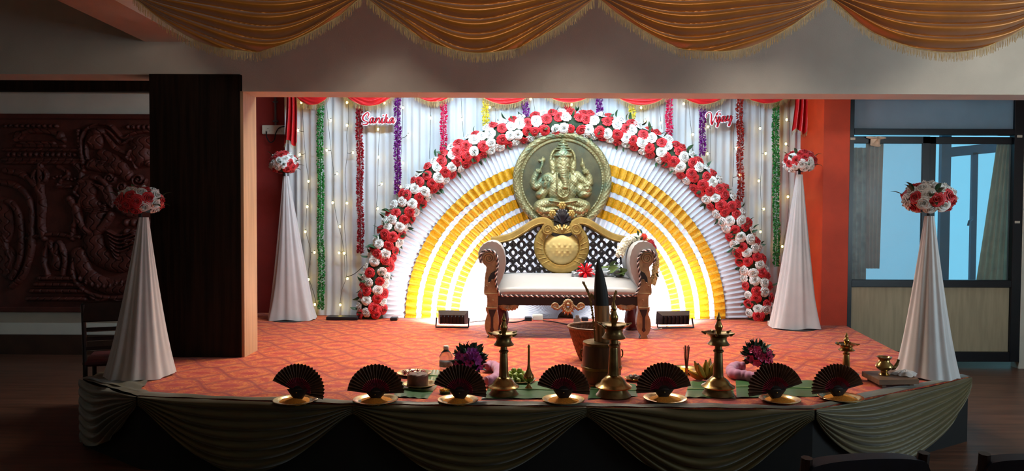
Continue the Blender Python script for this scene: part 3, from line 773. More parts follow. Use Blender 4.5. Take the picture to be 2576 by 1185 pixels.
# posts with scrolls
outL = [(1216, 662), (1212, 649), (1214, 639), (1221, 633), (1231, 632), (1241, 636), (1248, 647), (1250, 662), (1246, 684), (1245, 705), (1250, 725), (1253, 742), (1253, 757), (1252, 774), (1251, 780), (1254, 795), (1255, 812), (1253, 826), (1247, 838), (1244, 843), (1246, 849), (1229, 849), (1231, 843), (1226, 838), (1221, 826), (1220, 812), (1223, 797), (1226, 788), (1222, 778), (1225, 771), (1225, 744), (1218, 738), (1219, 715), (1221, 690), (1224, 672)]
for s in (0, 1):
    fx = (lambda p: p) if s == 0 else ml
    poly = [SF(fx(x), y) for x, y in smooth_path(outL, 3, closed=True)]
    if s: poly = poly[::-1]
    post = obj('front_post', prism(poly, YF0 - 0.05, YF0 + 0.05), m_gold2, sofa, ang=50)
    c = SF(fx(1230), 649); sp_ = []
    for i in range(44):
        a = i / 43 * 4.3 * PI; r = (14.5 - 11.5 * i / 43) / ppm(YF0)
        sp_.append((c[0] + r * math.cos(a * (1 if s else -1) + (0 if s else PI)), YF0 - 0.052, c[1] + r * math.sin(a * (1 if s else -1) + (0 if s else PI))))
    obj('scroll', tube(sp_, 0.009, 6), m_gold2, post)
    k1 = [(1246, 680), (1236, 686), (1229, 698), (1228, 710), (1236, 706), (1240, 700), (1245, 702)]
    k2 = [(1229, 777), (1249, 777), (1245, 787), (1241, 797), (1241, 822), (1243, 829), (1238, 834), (1233, 829), (1235, 822), (1235, 797), (1231, 787)]
    for kk in (k1, k2):
        pl = [SF(fx(x), y) for x, y in kk]
        if s: pl = pl[::-1]
        obj('black_inlay', prism(pl, YF0 - 0.054, YF0 - 0.045), m_blackwood, post, smooth=False)
    for (yy, hw) in ((738, 17), (773, 14)):
        a, b = SF(fx(1236) - hw, yy), SF(fx(1236) + hw, yy)
        obj('moulding', tube([(a[0], YF0 - 0.05, a[1]), (b[0], YF0 - 0.05, b[1])], 0.008, 6), m_gold2, post)
    for (xx, yy) in ((1225, 719), (1231, 711), (1238, 704), (1240, 754)):
        p = SF(fx(xx), yy); obj('stud', sphere((p[0], YF0 - 0.052, p[1]), 0.009, 8, 6), m_gold2, post)
    # foot block
    p = SF(fx(1237), 849); obj('foot', lathe([(0.03, 0), (0.045, 0.004), (0.04, 0.02), (0.03, 0.028)], 12, (p[0], YF0, CT)), m_blackwood, post)
    # padded arm
    arm = [(1209, 663), (1204, 648), (1205, 633), (1212, 619), (1224, 610), (1238, 607), (1252, 611), (1263, 622), (1270, 640), (1272, 660), (1268, 684), (1260, 706), (1252, 722), (1250, 742), (1244, 742), (1244, 700), (1248, 660), (1240, 634), (1225, 630), (1214, 640)]
    ap = [np.array(SF(fx(x), y)) for x, y in smooth_path(arm, 3, closed=True)]
    cc = sum(ap) / len(ap); m = MB(); nA = len(ap)
    ys = [(-0.045, 0.985), (-0.055, 0.94), (-0.04, 1.0), (0.02, 1.03), (0.15, 1.02), (0.35, 1.0), (0.52, 0.99), (0.56, 0.93)]
    ys = ys[2:]
    v = []; f = []
    for yy, sc in ys:
        for i, q in enumerate(ap):
            wr = 1 + (0.018 * math.sin(i * 2.6) if yy < 0.05 else 0)
            d = (q - cc) * sc * wr + cc; v.append((d[0], YF0 + yy, d[1]))
    for j in range(len(ys) - 1):
        for i in range(nA): f.append((j * nA + i, j * nA + (i + 1) % nA, (j + 1) * nA + (i + 1) % nA, (j + 1) * nA + i))
    f.append(tuple(range(nA))[::-1]); f.append(tuple((len(ys) - 1) * nA + i for i in range(nA)))
    if s: f = [q[::-1] for q in f]
    padarm = obj('arm_pad', (v, f), m_leather, sofa, ang=60)
    # rope trim along the arm and seat
def rope(path, r=0.0085, pitch=0.05, name='rope_trim'):
    P = [Vector(p) for p in smooth_path(path, 8)]
    L = [0.0]
    for i in range(1, len(P)): L.append(L[-1] + (P[i] - P[i - 1]).length)
    tot = L[-1]; n = int(tot / 0.008); R = []
    for i in range(n + 1):
        d = tot * i / n; k = max(j for j in range(len(L)) if L[j] <= d + 1e-9); k = min(k, len(P) - 2)
        t = (d - L[k]) / max(1e-9, L[k + 1] - L[k]); R.append((P[k].lerp(P[k + 1], t), d))
    root = None
    for ph, mm, nm in ((0, m_ropew, name), (PI, m_ropek, 'rope_strand')):
        pts = []
        for i, (p, d) in enumerate(R):
            t = (R[min(i + 1, n)][0] - R[max(i - 1, 0)][0]).normalized(); x = Vector((0, -1, 0)); y = t.cross(x)
            a = 2 * PI * d / pitch + ph; pts.append(p + (x * math.cos(a) + y * math.sin(a)) * r * 0.75)
        o = obj(nm, tube(pts, r * 0.8, 5), mm, sofa if root is None else root)
        root = root or o
for s in (0, 1):
    fx = (lambda p: p) if s == 0 else ml
    rope([(SF(fx(x), y)[0], YF0 - 0.058, SF(fx(x), y)[1]) for x, y in [(1213, 661), (1209, 648), (1212, 637), (1220, 630), (1232, 629), (1244, 634), (1251, 647), (1252, 668), (1248, 690), (1248, 712), (1254, 732), (1262, 743)]])
rope([(SF(x, y)[0], YF0 - 0.035, SF(x, y)[1]) for x, y in [(1262, 743), (1340, 744), (1430, 745), (1520, 745), (1593, 743)]])
# seat
xs0, xs1 = SF(1250, 700)[0], SF(1605, 700)[0]; zb = SF(1428, 745)[1]; zt = SF(1428, 719)[1]; zr = SB(1428, 691, -0.05)[1]
prof_s = [(YF0 - 0.02, zb), (YF0 - 0.035, zb + 0.02), (YF0 - 0.04, (zb + zt) / 2), (YF0 - 0.025, zt - 0.02), (YF0 + 0.02, zt + 0.005), (YF0 + 0.10, zt + 0.03), (YF0 + 0.25, (zt + zr) / 2 + 0.03), (YF0 + 0.42, zr + 0.015), (YB0 - 0.05, zr), (YB0 - 0.045, zb)]
prof_s = smooth_path(prof_s, 3)
def seatfn(u, v):
    i = v * (len(prof_s) - 1); k = min(int(i), len(prof_s) - 2); t = i - k; q = prof_s[k] * (1 - t) + prof_s[k + 1] * t
    e = 1 - abs(2 * u - 1) ** 6
    return (xs0 + (xs1 - xs0) * u, q[0], q[1] - 0.012 * (1 - e) * (q[1] > zb + 0.03))
obj('seat_cushion', grid(seatfn, 30, len(prof_s) - 1), m_leather, sofa, ang=180)
z2 = SF(1428, 768)[1]
obj('front_rail', bevel_box(xs0, xs1, YF0 - 0.025, YF0 + 0.03, z2, zb - 0.002, 0.006), m_blackwood, sofa, smooth=False)
obj('side_rail', bevel_box(xs0, xs0 + 0.04, YF0 + 0.03, YB0, z2, zb, 0.004), m_blackwood, sofa, smooth=False)
obj('side_rail', bevel_box(xs1 - 0.04, xs1, YF0 + 0.03, YB0, z2, zb, 0.004), m_blackwood, sofa, smooth=False)
obj('rear_rail', bevel_box(xs0, xs1, YB0 - 0.04, YB0 + 0.02, z2, SB(1428, 686)[1], 0.004), m_blackwood, sofa, smooth=False)
# carved centre ornament and side rosettes
cx_, cz_ = SF(1428, 768)
m = MB(); k1 = 1 / ppm(YF0)
for i in range(9):
    a = math.radians(-170 + i * 20); L = (16 + 8 * math.sin(math.radians(i * 22.5))) * k1
    m.add(tube([(cx_ + 0.02 * math.cos(a), YF0 - 0.035, cz_ + 0.02 * math.sin(a)), (cx_ + L * .6 * math.cos(a), YF0 - 0.05, cz_ + L * .6 * math.sin(a)), (cx_ + L * math.cos(a), YF0 - 0.035, cz_ + L * math.sin(a))], [0.012, 0.018, 0.004], 6))
for i in range(7):
    a = math.radians(0 + i * 30); m.add(sphere((cx_ + 0.035 * math.cos(a), YF0 - 0.045, cz_ + 0.015 + 0.035 * math.sin(a)), 0.02, 8, 6, (1, .7, 1)))
m.add(sphere((cx_, YF0 - 0.055, cz_ + 0.015), 0.018, 10, 8))
for s in (-1, 1):
    pts = []
    for i in range(26):
        t = i / 25; a = t * 3.2 * PI; r = (9 - 7 * t) * k1
        pts.append((cx_ + s * (32 * k1 + r * math.cos(a)), YF0 - 0.04, cz_ - 2 * k1 + r * math.sin(a)))
    m.add(tube([(cx_ + s * 10 * k1, YF0 - 0.04, cz_ + 0.01), (cx_ + s * 26 * k1, YF0 - 0.045, cz_ - 9 * k1)] + pts[::1], [0.015, 0.014] + [0.011] * 26, 6))
obj('carved_ornament', m.vf(), m_gold2, sofa)
for fx in ((lambda p: p), ml):
    m = MB(); c = SF(fx(1280), 769)
    for i in range(9):
        a = math.radians(180 + i * 22.5); L = 25 * k1
        m.add(tube([(c[0], YF0 - 0.01, c[1]), (c[0] + L * .6 * math.cos(a), YF0 - 0.018, c[1] + L * .32 * math.sin(a)), (c[0] + L * math.cos(a), YF0 - 0.01, c[1] + L * .5 * math.sin(a))], [0.012, 0.02, 0.008], 6))
    obj('rosette_fan', m.vf(), m_gold2, sofa)
# rear legs
for px in (1262, 1588):
    p = at(px, 830, YF0 + 0.55)
    obj('rear_leg', lathe([(0.04, 0), (0.07, 0.01), (0.06, 0.03), (0.078, 0.10), (0.07, 0.18), (0.05, 0.24), (0.055, z2 - CT)], 14, (p.x, YF0 + 0.53, CT)), m_redleg, sofa)
# backrest
BCX = 1412.5
def mb(px): return 2 * BCX - px
kb = 1 / ppm(YB0)
crest = [(1236, 606), (1262, 602), (1290, 594), (1318, 578), (1345, 561), (1366, 556), (1381, 563), (1386, 574)]
back = obj('backrest_ring', ribbon_xz([SB(BCX + 57 * math.cos(a), 620 - 57 * math.sin(a)) for a in np.linspace(math.radians(130), math.radians(410), 60)], 25 * kb, YB0 - 0.045, YB0 + 0.03, 0.018), m_goldback, sofa, ang=50)
for s in (0, 1):
    fx = (lambda p: p) if s == 0 else mb
    path = [SB(fx(x), y) for x, y in smooth_path(crest, 6)]
    cr = obj('crest_rail', ribbon_xz(path, 20 * kb, YB0 - 0.05, YB0 + 0.03, 0.018), m_goldback, sofa, ang=50)
    rib = [SB(fx(x), y + 6) for x, y in smooth_path(crest, 6)]
    obj('bead_line', tube([(x, YB0 - 0.05, z) for x, z in rib], 0.006, 5), m_goldback, cr)
    c = SB(fx(1377), 576); pl = [(c[0] + 15 * kb * math.cos(a), c[1] + 15 * kb * math.sin(a)) for a in np.linspace(0, 2 * PI, 28)[:-1]]
    sc = obj('scroll', prism(pl, YB0 - 0.06, YB0 + 0.03), m_goldback, sofa, ang=50)
    pts = []
    for i in range(44):
        a = i / 43 * 4.2 * PI; r = (14 - 11 * i / 43) * kb; sg = -1 if s == 0 else 1
        pts.append((c[0] + sg * r * math.cos(a), YB0 - 0.062, c[1] - r * math.sin(a)))
    obj('spiral', tube(pts, 0.007, 5), m_goldback, sc)
    # feathered lines on the ring
    for i in range(7):
        a = math.radians(150 + i * 13); a = a if s == 0 else PI - a
        p, q = SB(BCX + 47 * math.cos(a), 620 - 47 * math.sin(a)), SB(BCX + 64 * math.cos(a + (.12 if s else -.12)), 620 - 64 * math.sin(a + (.12 if s else -.12)))
        obj('carved_line', tube([(p[0], YB0 - 0.046, p[1]), (q[0], YB0 - 0.046, q[1])], 0.004, 5), m_goldback, back)
    # lattice
    m = MB(); crp = smooth_path(crest, 6)
    y_top = lambda x: np.interp(x, [p[0] for p in crp], [p[1] for p in crp]) + 4
    for i in range(-2, 5):
        for j in range(-3, 4):
            x, y = 1290.6 + 21.2 * i, 635.6 + 20 * j
            if x < 1252 or y < y_top(min(x, 1380)) + 1 or y > 690: continue
            if math.hypot(x - BCX, y - 620) < 54: continue
            X0, Z0 = SB(fx(x), y)
            if (i + j) % 2 == 0:
                n_ = 16; v = []; f = []
                for (rx, rz, yy) in ((12.0, 11.6, -0.012), (4.0, 5.6, -0.012), (4.0, 5.6, 0.012), (12.0, 11.6, 0.012)):
                    for k in range(n_):
                        a = 2 * PI * k / n_; v.append((X0 + rx * kb * math.cos(a), YB0 + yy - (0.006 if (rx > 10 and yy < 0) else 0), Z0 + rz * kb * math.sin(a)))
                for r_ in range(4):
                    for k in range(n_):
                        f.append((r_ * n_ + k, r_ * n_ + (k + 1) % n_, ((r_ + 1) % 4) * n_ + (k + 1) % n_, ((r_ + 1) % 4) * n_ + k))
                m.add((v, f))
            else:
                pl = []
                for k in range(16):
                    a = 2 * PI * k / 16; r = (11.4 if k % 4 == 0 else (9.4 if k % 2 else 7.4)) * kb; pl.append((X0 + r * math.cos(a), Z0 + r * math.sin(a)))
                m.add(prism(pl, YB0 - 0.014, YB0 + 0.012)); m.add(sphere((X0, YB0 - 0.014, Z0), 0.015, 8, 6, (1, .6, 1)))
    for px_ in (1345, 1358, 1370, 1382, 1395, 1405):
        if True:
            a, b = SB(fx(px_), 690), SB(fx(px_), 676); m.add(tube([(a[0], YB0, a[1]), (b[0], YB0, b[1])], 0.012, 6))
    obj('lattice_panel', m.vf(), m_blackwood, sofa, ang=50)
obj('lower_back_rail', bevel_box(SB(1258, 690)[0], SB(1566, 690)[0], YB0 - 0.02, YB0 + 0.02, SB(1400, 692)[1], SB(1400, 686)[1], 0.004), m_blackwood, sofa, smooth=False)
# black crescent, pad, shell, plant ornament
obj('black_crescent', ribbon_xz([SB(x, y) for x, y in smooth_path([(1384, 572), (1392, 586), (1403, 592), (1412.5, 594), (1422, 592), (1433, 586), (1441, 572)], 5)], 13 * kb, YB0 - 0.055, YB0 + 0.01, 0.01), m_blackwood, sofa, ang=50)
pc = SB(BCX, 624); v = []; f = []; NR_, NA_ = 14, 48
def padfn(u, v_):
    a = 2 * PI * u; r = 46 * kb * (1 - v_); h = 0.075 * (1 - (1 - v_) ** 2.6)
    x, z = pc[0] + r * math.cos(a), pc[1] + r * math.sin(a)
    h += 0.006 * math.sin(a * 36) * ((1 - v_) > 0.85)
    for ty, n_ in ((8, 6), (1, 5), (-6, 5), (-13, 4), (-20, 3)):
        for k in range(n_):
            tx = (k - (n_ - 1) / 2) * 14; d2 = ((x - pc[0] - tx * kb) ** 2 + (z - pc[1] - ty * kb) ** 2) / (3.4 * kb) ** 2
            h += 0.006 * math.exp(-d2)
    return (x, YB0 - 0.01 - h, z)
obj('back_pad', grid(padfn, 90, 26, wrap=True), m_goldpad, sofa, ang=180)
m = MB(); c = SB(BCX, 588)
for i in range(11):
    a = math.radians(15 + i * 15); L = (22 + 5 * abs(math.cos(a)) - 6 * (i == 5)) * kb
    m.add(tube([(c[0], YB0 - 0.05, c[1]), (c[0] + L * .65 * math.cos(a), YB0 - 0.066, c[1] + L * .65 * math.sin(a)), (c[0] + L * math.cos(a), YB0 - 0.05, c[1] + L * math.sin(a))], [0.005, 0.013, 0.012], 6))
obj('shell_ornament', m.vf(), m_goldback, sofa)
m = MB(); c = SB(1414, 563)
for (ex, ey, bx, w_) in ((1394, 545, 1398, 4), (1398, 536, 1404, 4), (1403, 528, 1408, 3.5), (1409, 524, 1411, 3.5), (1414, 526, 1414, 3.5), (1419, 524, 1417, 3.5), (1425, 528, 1420, 3.5), (1430, 536, 1424, 4), (1434, 545, 1430, 4), (1392, 556, 1400, 5), (1436, 556, 1428, 5)):
    mid = SB(bx, (ey + 556) / 2 - 2); e = SB(ex, ey)
    m.add(tube(smooth_path([(c[0], YB0 - 0.02, c[1]), (mid[0], YB0 - 0.03, mid[1]), (e[0], YB0 - 0.02, e[1])], 4), [0.012] * 3 + [w_ * kb] * 4 + [w_ * kb * .9, 0.003], 6))
pb = [SB(x, y) for x, y in ((1392, 566), (1396, 550), (1405, 540), (1414, 536), (1423, 540), (1432, 550), (1436, 566), (1425, 574), (1403, 574))]
m.add(prism(pb, YB0 - 0.01, YB0 + 0.02))
plant = obj('plant_ornament', m.vf(), m_blackwood, sofa, label='black carved leaf ornament above the backrest')
for (fx_, fy_, fr) in ((1414, 517, 10), (1390, 537, 9), (1437, 537, 9)):
    m = MB(); c = SB(fx_, fy_)
    for i in range(6):
        a = i * PI / 3; m.add(sphere((c[0] + fr * .55 * kb * math.cos(a), YB0 - 0.03, c[1] + fr * .55 * kb * math.sin(a)), fr * .5 * kb, 8, 6, (1, .5, 1)))
    m.add(sphere((c[0], YB0 - 0.04, c[1]), fr * .3 * kb, 8, 6))
    obj('flower_boss', m.vf(), m_goldback, plant)

# ------------------------------------------------------------------ things on the sofa
m_cello = mat('cellophane', (200, 208, 214), 0.12, var=0.05, trans=0.75)
m_silver = mat('silver_wrap', (150, 156, 164), 0.28, metal=0.7, var=0.3, scale=40, bump=0.6, bscale=60)
m_ribbon = mat('red_ribbon', (208, 18, 34), 0.35, var=0.15)
m_bleaf = mat('bouquet_leaf', (88, 108, 52), 0.5, var=0.35, scale=18)
YQ = YF0 + 0.33
zq = zr + 0.03
p0 = at(1438, 690, YQ); p1 = at(1472, 684, YQ); p2 = at(1560, 672, YQ)
zq = zt + 0.03
bq = thing('wrapped_bouquet', (p1.x, YQ, zq), 'cellophane wrapped bouquet with a red ribbon lying on the sofa seat', 'bouquet')
def wrapfn(pa, pb_, r0, r1, wob):
    def fn(u, v):
        c = pa.lerp(pb_, v); r = r0 + (r1 - r0) * v; a = u * 2 * PI
        rr = r * (1 + wob * math.sin(a * 5 + v * 9) + wob * math.sin(a * 3 - v * 14))
        return (c.x + 0.1 * rr * math.cos(a), c.y + rr * math.cos(a), c.z + rr * math.sin(a) * 0.8)
    return fn
A, B, C_ = Vector((p0.x, YQ, zq + 0.045)), Vector((p1.x, YQ, zq + 0.05)), Vector((p2.x, YQ + 0.03, zq + 0.085))
obj('paper_wrap', grid(wrapfn(A, B, 0.055, 0.035, 0.12), 24, 10, wrap=True), m_silver, bq, ang=180)
obj('cellophane_wrap', grid(wrapfn(B, C_, 0.035, 0.10, 0.10), 24, 14, wrap=True), m_cello, bq, ang=180)
m = MB()
for i in range(16):
    a = i * 2 * PI / 16 + random.uniform(-.2, .2); L = random.uniform(0.07, 0.13)
    d = Vector((math.cos(a) * .9, random.uniform(-.6, .1), math.sin(a) * .8 + 0.25)).normalized()
    c = B + Vector((0, -0.03, 0.02))
    m.add(tube(smooth_path([c, c + d * L * .5 + Vector((0, -.02, .02)), c + d * L], 4), [0.004, 0.010, 0.012, 0.012, 0.012, 0.012, 0.010, 0.006, 0.003], 4))
obj('ribbon_bow', m.vf(), m_ribbon, bq)
lm = leaf_mesh('bouquet_leaf', m_bleaf, 0.5, 0.2)
for i in range(16):
    a = random.uniform(0, 2 * PI); t = random.uniform(0.35, 0.95); c = B.lerp(C_, t) + Vector((0, -.05 * t, .05 * math.sin(a) * t)) - Vector(bq['_o'])
    d = Vector((0.9, math.cos(a) * .7, math.sin(a) * .7))
    inst('leaf', lm, bq, Matrix.Translation(c) @ d.to_track_quat('Y', 'Z').to_matrix().to_4x4() @ Matrix.Rotation(random.uniform(0, 6), 4, 'Y') @ Matrix.Scale(random.uniform(0.10, 0.16), 4))
# jasmine garland over the right arm
m_jas = mat('jasmine_white', (226, 226, 206), 0.6, var=0.08, scale=30)
m_jasy = mat('jasmine_yellowish', (214, 196, 140), 0.6, var=0.15, scale=30)
jp = [at(1560, 640, YF0 + 0.18), at(1565, 622, YF0 + 0.19), at(1578, 607, YF0 + 0.2), at(1596, 598, YF0 + 0.2), at(1614, 597, YF0 + 0.2)]
jg = thing('jasmine_garland', tuple(at(1597, 606, YF0 + 0.2)), 'white jasmine garland with red flowers draped over the sofa arm', 'garland')
pth = [Vector(p) for p in smooth_path(jp, 8)]
m = MB()
for i in range(520):
    c = random.choice(pth); a = random.uniform(0, 2 * PI); b = random.uniform(-1, 1)
    d = Vector((math.cos(a), math.sin(a), b)).normalized()
    m.add(sphere(c + d * 0.042, random.uniform(0.007, 0.011), 5, 4))
m.add(tube(pth, 0.042, 8))
o = obj('jasmine_rope', m.vf(), m_jas, jg); o['kind'] = 'stuff'
m = MB(); hp = [Vector(p) for p in smooth_path([at(1648, 640, YF0 + 0.25), at(1650, 665, YF0 + 0.27), at(1647, 690, YF0 + 0.27), at(1642, 712, YF0 + 0.27)], 6)]
for i in range(260):
    c = random.choice(hp); a = random.uniform(0, 2 * PI); d = Vector((math.cos(a), math.sin(a), random.uniform(-1, 1))).normalized()
    m.add(sphere(c + d * 0.03, random.uniform(0.007, 0.011), 5, 4))
m.add(tube([at(1614, 597, YF0 + 0.2), at(1640, 612, YF0 + 0.22), at(1648, 640, YF0 + 0.25)] + hp, 0.026, 8))
o = obj('jasmine_tail', m.vf(), m_jasy, jg); o['kind'] = 'stuff'
jorg = Vector(jg['_o'])
def daisy(name, m_):
    mb_ = MB()
    for L_, n_, z_ in ((1.0, 13, 0.0), (0.75, 11, 0.14), (0.45, 8, 0.25)):
        for k in range(n_):
            a = 2 * PI * k / n_ + z_; w_ = 0.16
            mb_.add(([(0, 0, z_), (L_ * .6 * math.cos(a) - w_ * math.sin(a), L_ * .6 * math.sin(a) + w_ * math.cos(a), z_ + .12), (L_ * math.cos(a), L_ * math.sin(a), z_), (L_ * .6 * math.cos(a) + w_ * math.sin(a), L_ * .6 * math.sin(a) - w_ * math.cos(a), z_ + .12)], [(0, 1, 2, 3)]))
    mb_.add(sphere((0, 0, 0.25), 0.2, 8, 6, (1, 1, .6)))
    return mesh_of(name, mb_.vf(), m_, True, 180)
dz1, dz2 = daisy('gerbera_dark', mat('gerbera_dark_red', (150, 12, 26), 0.5)), daisy('gerbera_orange', mat('gerbera_orange_red', (206, 50, 30), 0.5))
for (px, py, me, r) in ((1637, 611, dz1, 0.05), (1620, 596, dz2, 0.045), (1644, 622, dz1, 0.04)):
    inst('red_flower', me, jg, orient((0.2, -1, 0.35), at(px, py, YF0 + 0.15) - jorg, r, random.random()))
for (px, py) in ((1604, 604), (1612, 608), (1606, 594), (1615, 590), (1652, 690), (1656, 700)):
    d = Vector((random.uniform(-1, 1), -.6, random.uniform(-.3, 1)))
    inst('leaf', LEAF, jg, Matrix.Translation(at(px, py, YF0 + 0.15) - jorg) @ d.to_track_quat('Y', 'Z').to_matrix().to_4x4() @ Matrix.Scale(0.075, 4))

# ================================================================== FLOODLIGHTS
m_blackmetal = mat('black_lamp_housing', (24, 24, 30), 0.4, metal=0.3, var=0.2)
m_lens = mat('lamp_lens', (240, 240, 235), 0.3, emit=(255, 246, 232), estr=6)
def flood(px, py, wpx, yaw, lab, power, Y):
    c = on(px, py, CT); Y = c.y; k = 1 / ppm(Y); W = wpx * k; 
    t = thing('floodlight', (c.x, c.y, CT), lab, 'floodlight', 'floodlights washing the backdrop')
    t.rotation_euler = (0, 0, yaw)
    o0 = Vector(t['_o'])
    tilt = math.radians(8)
    def R(p):                                                      # body: local box tilted back so the lens looks up at the backdrop
        x, y, z = p; y2 = y * math.cos(tilt) - z * math.sin(tilt); z2_ = y * math.sin(tilt) + z * math.cos(tilt)
        return Vector((x, y2, z2_ + 0.095)) + o0
    hw = W / 2
    bd = [(-hw, .05, -.075), (hw, .05, -.075), (hw, .05, .075), (-hw, .05, .075), (-hw * .8, -.05, -.05), (hw * .8, -.05, -.05), (hw * .8, -.05, .05), (-hw * .8, -.05, .05)]
    body = obj('housing', ([R(p) for p in bd], [(0, 3, 2, 1), (4, 5, 6, 7), (0, 1, 5, 4), (1, 2, 6, 5), (2, 3, 7, 6), (3, 0, 4, 7)]), m_blackmetal, t, smooth=False)
    m = MB()
    for i in range(7):
        x = -hw * .7 + hw * 1.4 * i / 6; q = [(x - .004, -.05, -.045), (x + .004, -.05, -.045), (x + .004, -.05, .045), (x - .004, -.05, .045), (x - .004, -.07, -.035), (x + .004, -.07, -.035), (x + .004, -.07, .035), (x - .004, -.07, .035)]
        m.add(([R(p) for p in q], [(0, 3, 2, 1), (4, 5, 6, 7), (0, 1, 5, 4), (1, 2, 6, 5), (2, 3, 7, 6), (3, 0, 4, 7)]))
    obj('cooling_fin', m.vf(), m_blackmetal, body, smooth=False)
    q = [(-hw * .85, .052, -.06), (hw * .85, .052, -.06), (hw * .85, .052, .06), (-hw * .85, .052, .06)]
    obj('lens', ([R(p) for p in q], [(0, 3, 2, 1)]), m_lens, body, smooth=False)
    br = [o0 + Vector(p) for p in ((-hw * 1.06, 0, .10), (-hw * 1.06, -.04, .015), (-hw * 1.06, -.06, .008), (hw * 1.06, -.06, .008), (hw * 1.06, -.04, .015), (hw * 1.06, 0, .10))]
    obj('bracket', tube(br, 0.008, 6), m_blackmetal, t)
    d = light('floodlight_beam', 'AREA', (0, 0, 0), power, (1.0, 0.965, 0.91), None, W * .85, 0.12, math.radians(125))
    lp = R((0, .06, 0)) - o0
    d.parent = t; d.location = lp; d.rotation_euler = Vector((0, math.cos(tilt) , math.sin(tilt))).to_track_quat('-Z', 'Z').to_euler()
    return t
flood(1139, 823, 78, math.radians(-4), 'black floodlight on the carpet left of the sofa', 50, 8.1)
flood(1696, 824, 88, math.radians(8), 'black floodlight on the carpet right of the sofa', 50, 8.1)
# ================================================================== GARLANDS, FAIRY LIGHTS, NAME SIGNS, FLOWER STANDS
YG = 8.665
GC = {'green': (44, 132, 56), 'maroon': (150, 12, 30), 'purple': (112, 14, 118), 'pink': (214, 24, 84), 'yellow': (226, 202, 60), 'red': (206, 20, 40), 'rust': (160, 34, 22)}
GL = [(805, 262, 782, 'green', 'long green tinsel garland on the left of the backdrop'), (904, 260, 641, 'maroon', 'dark red tinsel garland hanging left of the first name sign'),
      (1000, 252, 492, 'purple', 'purple tinsel garland just right of the first name sign'), (1116, 258, 384, 'pink', 'pink tinsel garland above the left side of the arch'),
      (1221, 262, 318, 'yellow', 'yellow tinsel garland left of the arch top'), (1322, 250, 298, 'purple', 'short purple tinsel garland left of the arch crown'),
      (1427, 262, 290, 'red', 'very short red tinsel garland right above the arch crown'), (1508, 244, 294, 'purple', 'short purple tinsel garland right of the arch crown'),
      (1590, 262, 306, 'yellow', 'yellow tinsel garland right of the arch top'), (1683, 246, 345, 'pink', 'pink tinsel garland above the right side of the arch'),
      (1767, 260, 396, 'purple', 'purple tinsel garland just left of the second name sign'), (1860, 244, 512, 'rust', 'rust red tinsel garland right of the second name sign'),
      (1950, 260, 674, 'green', 'long green tinsel garland on the right of the backdrop')]
for px, y0, y1, cn, lab in GL:
    a, b = at(px, y0, YG), at(px + (3 if y1 > 500 else 0), y1, YG); L = a.z - b.z
    mg = mat('tinsel_' + cn, GC[cn], 0.42, var=0.35, scale=45)
    m = MB(); top = Vector((a.x, YG, 3.2)); bot = Vector((b.x, YG, b.z + 0.02))
    tot = (top - bot).length
    n = int(tot * 1150)
    for i in range(n):
        t = random.random(); c = top.lerp(bot, t) + Vector((0.006 * math.sin(t * 17), 0, 0))
        an = random.uniform(0, 2 * PI); rr = 0.036 * math.sqrt(random.random())
        d = Vector((math.cos(an), math.sin(an) * 0.8, random.uniform(-.7, .7))).normalized()
        w_ = d.cross(Vector((random.uniform(-1, 1), random.uniform(-1, 1), random.uniform(-1, 1)))).normalized() * random.uniform(0.007, 0.012)
        p = c + Vector((math.cos(an), math.sin(an) * .8, 0)) * rr * 0.75; q = p + d * random.uniform(0.016, 0.030)
        m.add(([p, (p + q) / 2 + w_, q, (p + q) / 2 - w_], [(0, 1, 2, 3)]))
    m.add(tube([top, bot], 0.006, 5))
    single('tinsel_garland', m.vf(), mg, lab, 'garland', 'tinsel garlands on the backdrop', smooth=False, loc=(a.x, YG, b.z))

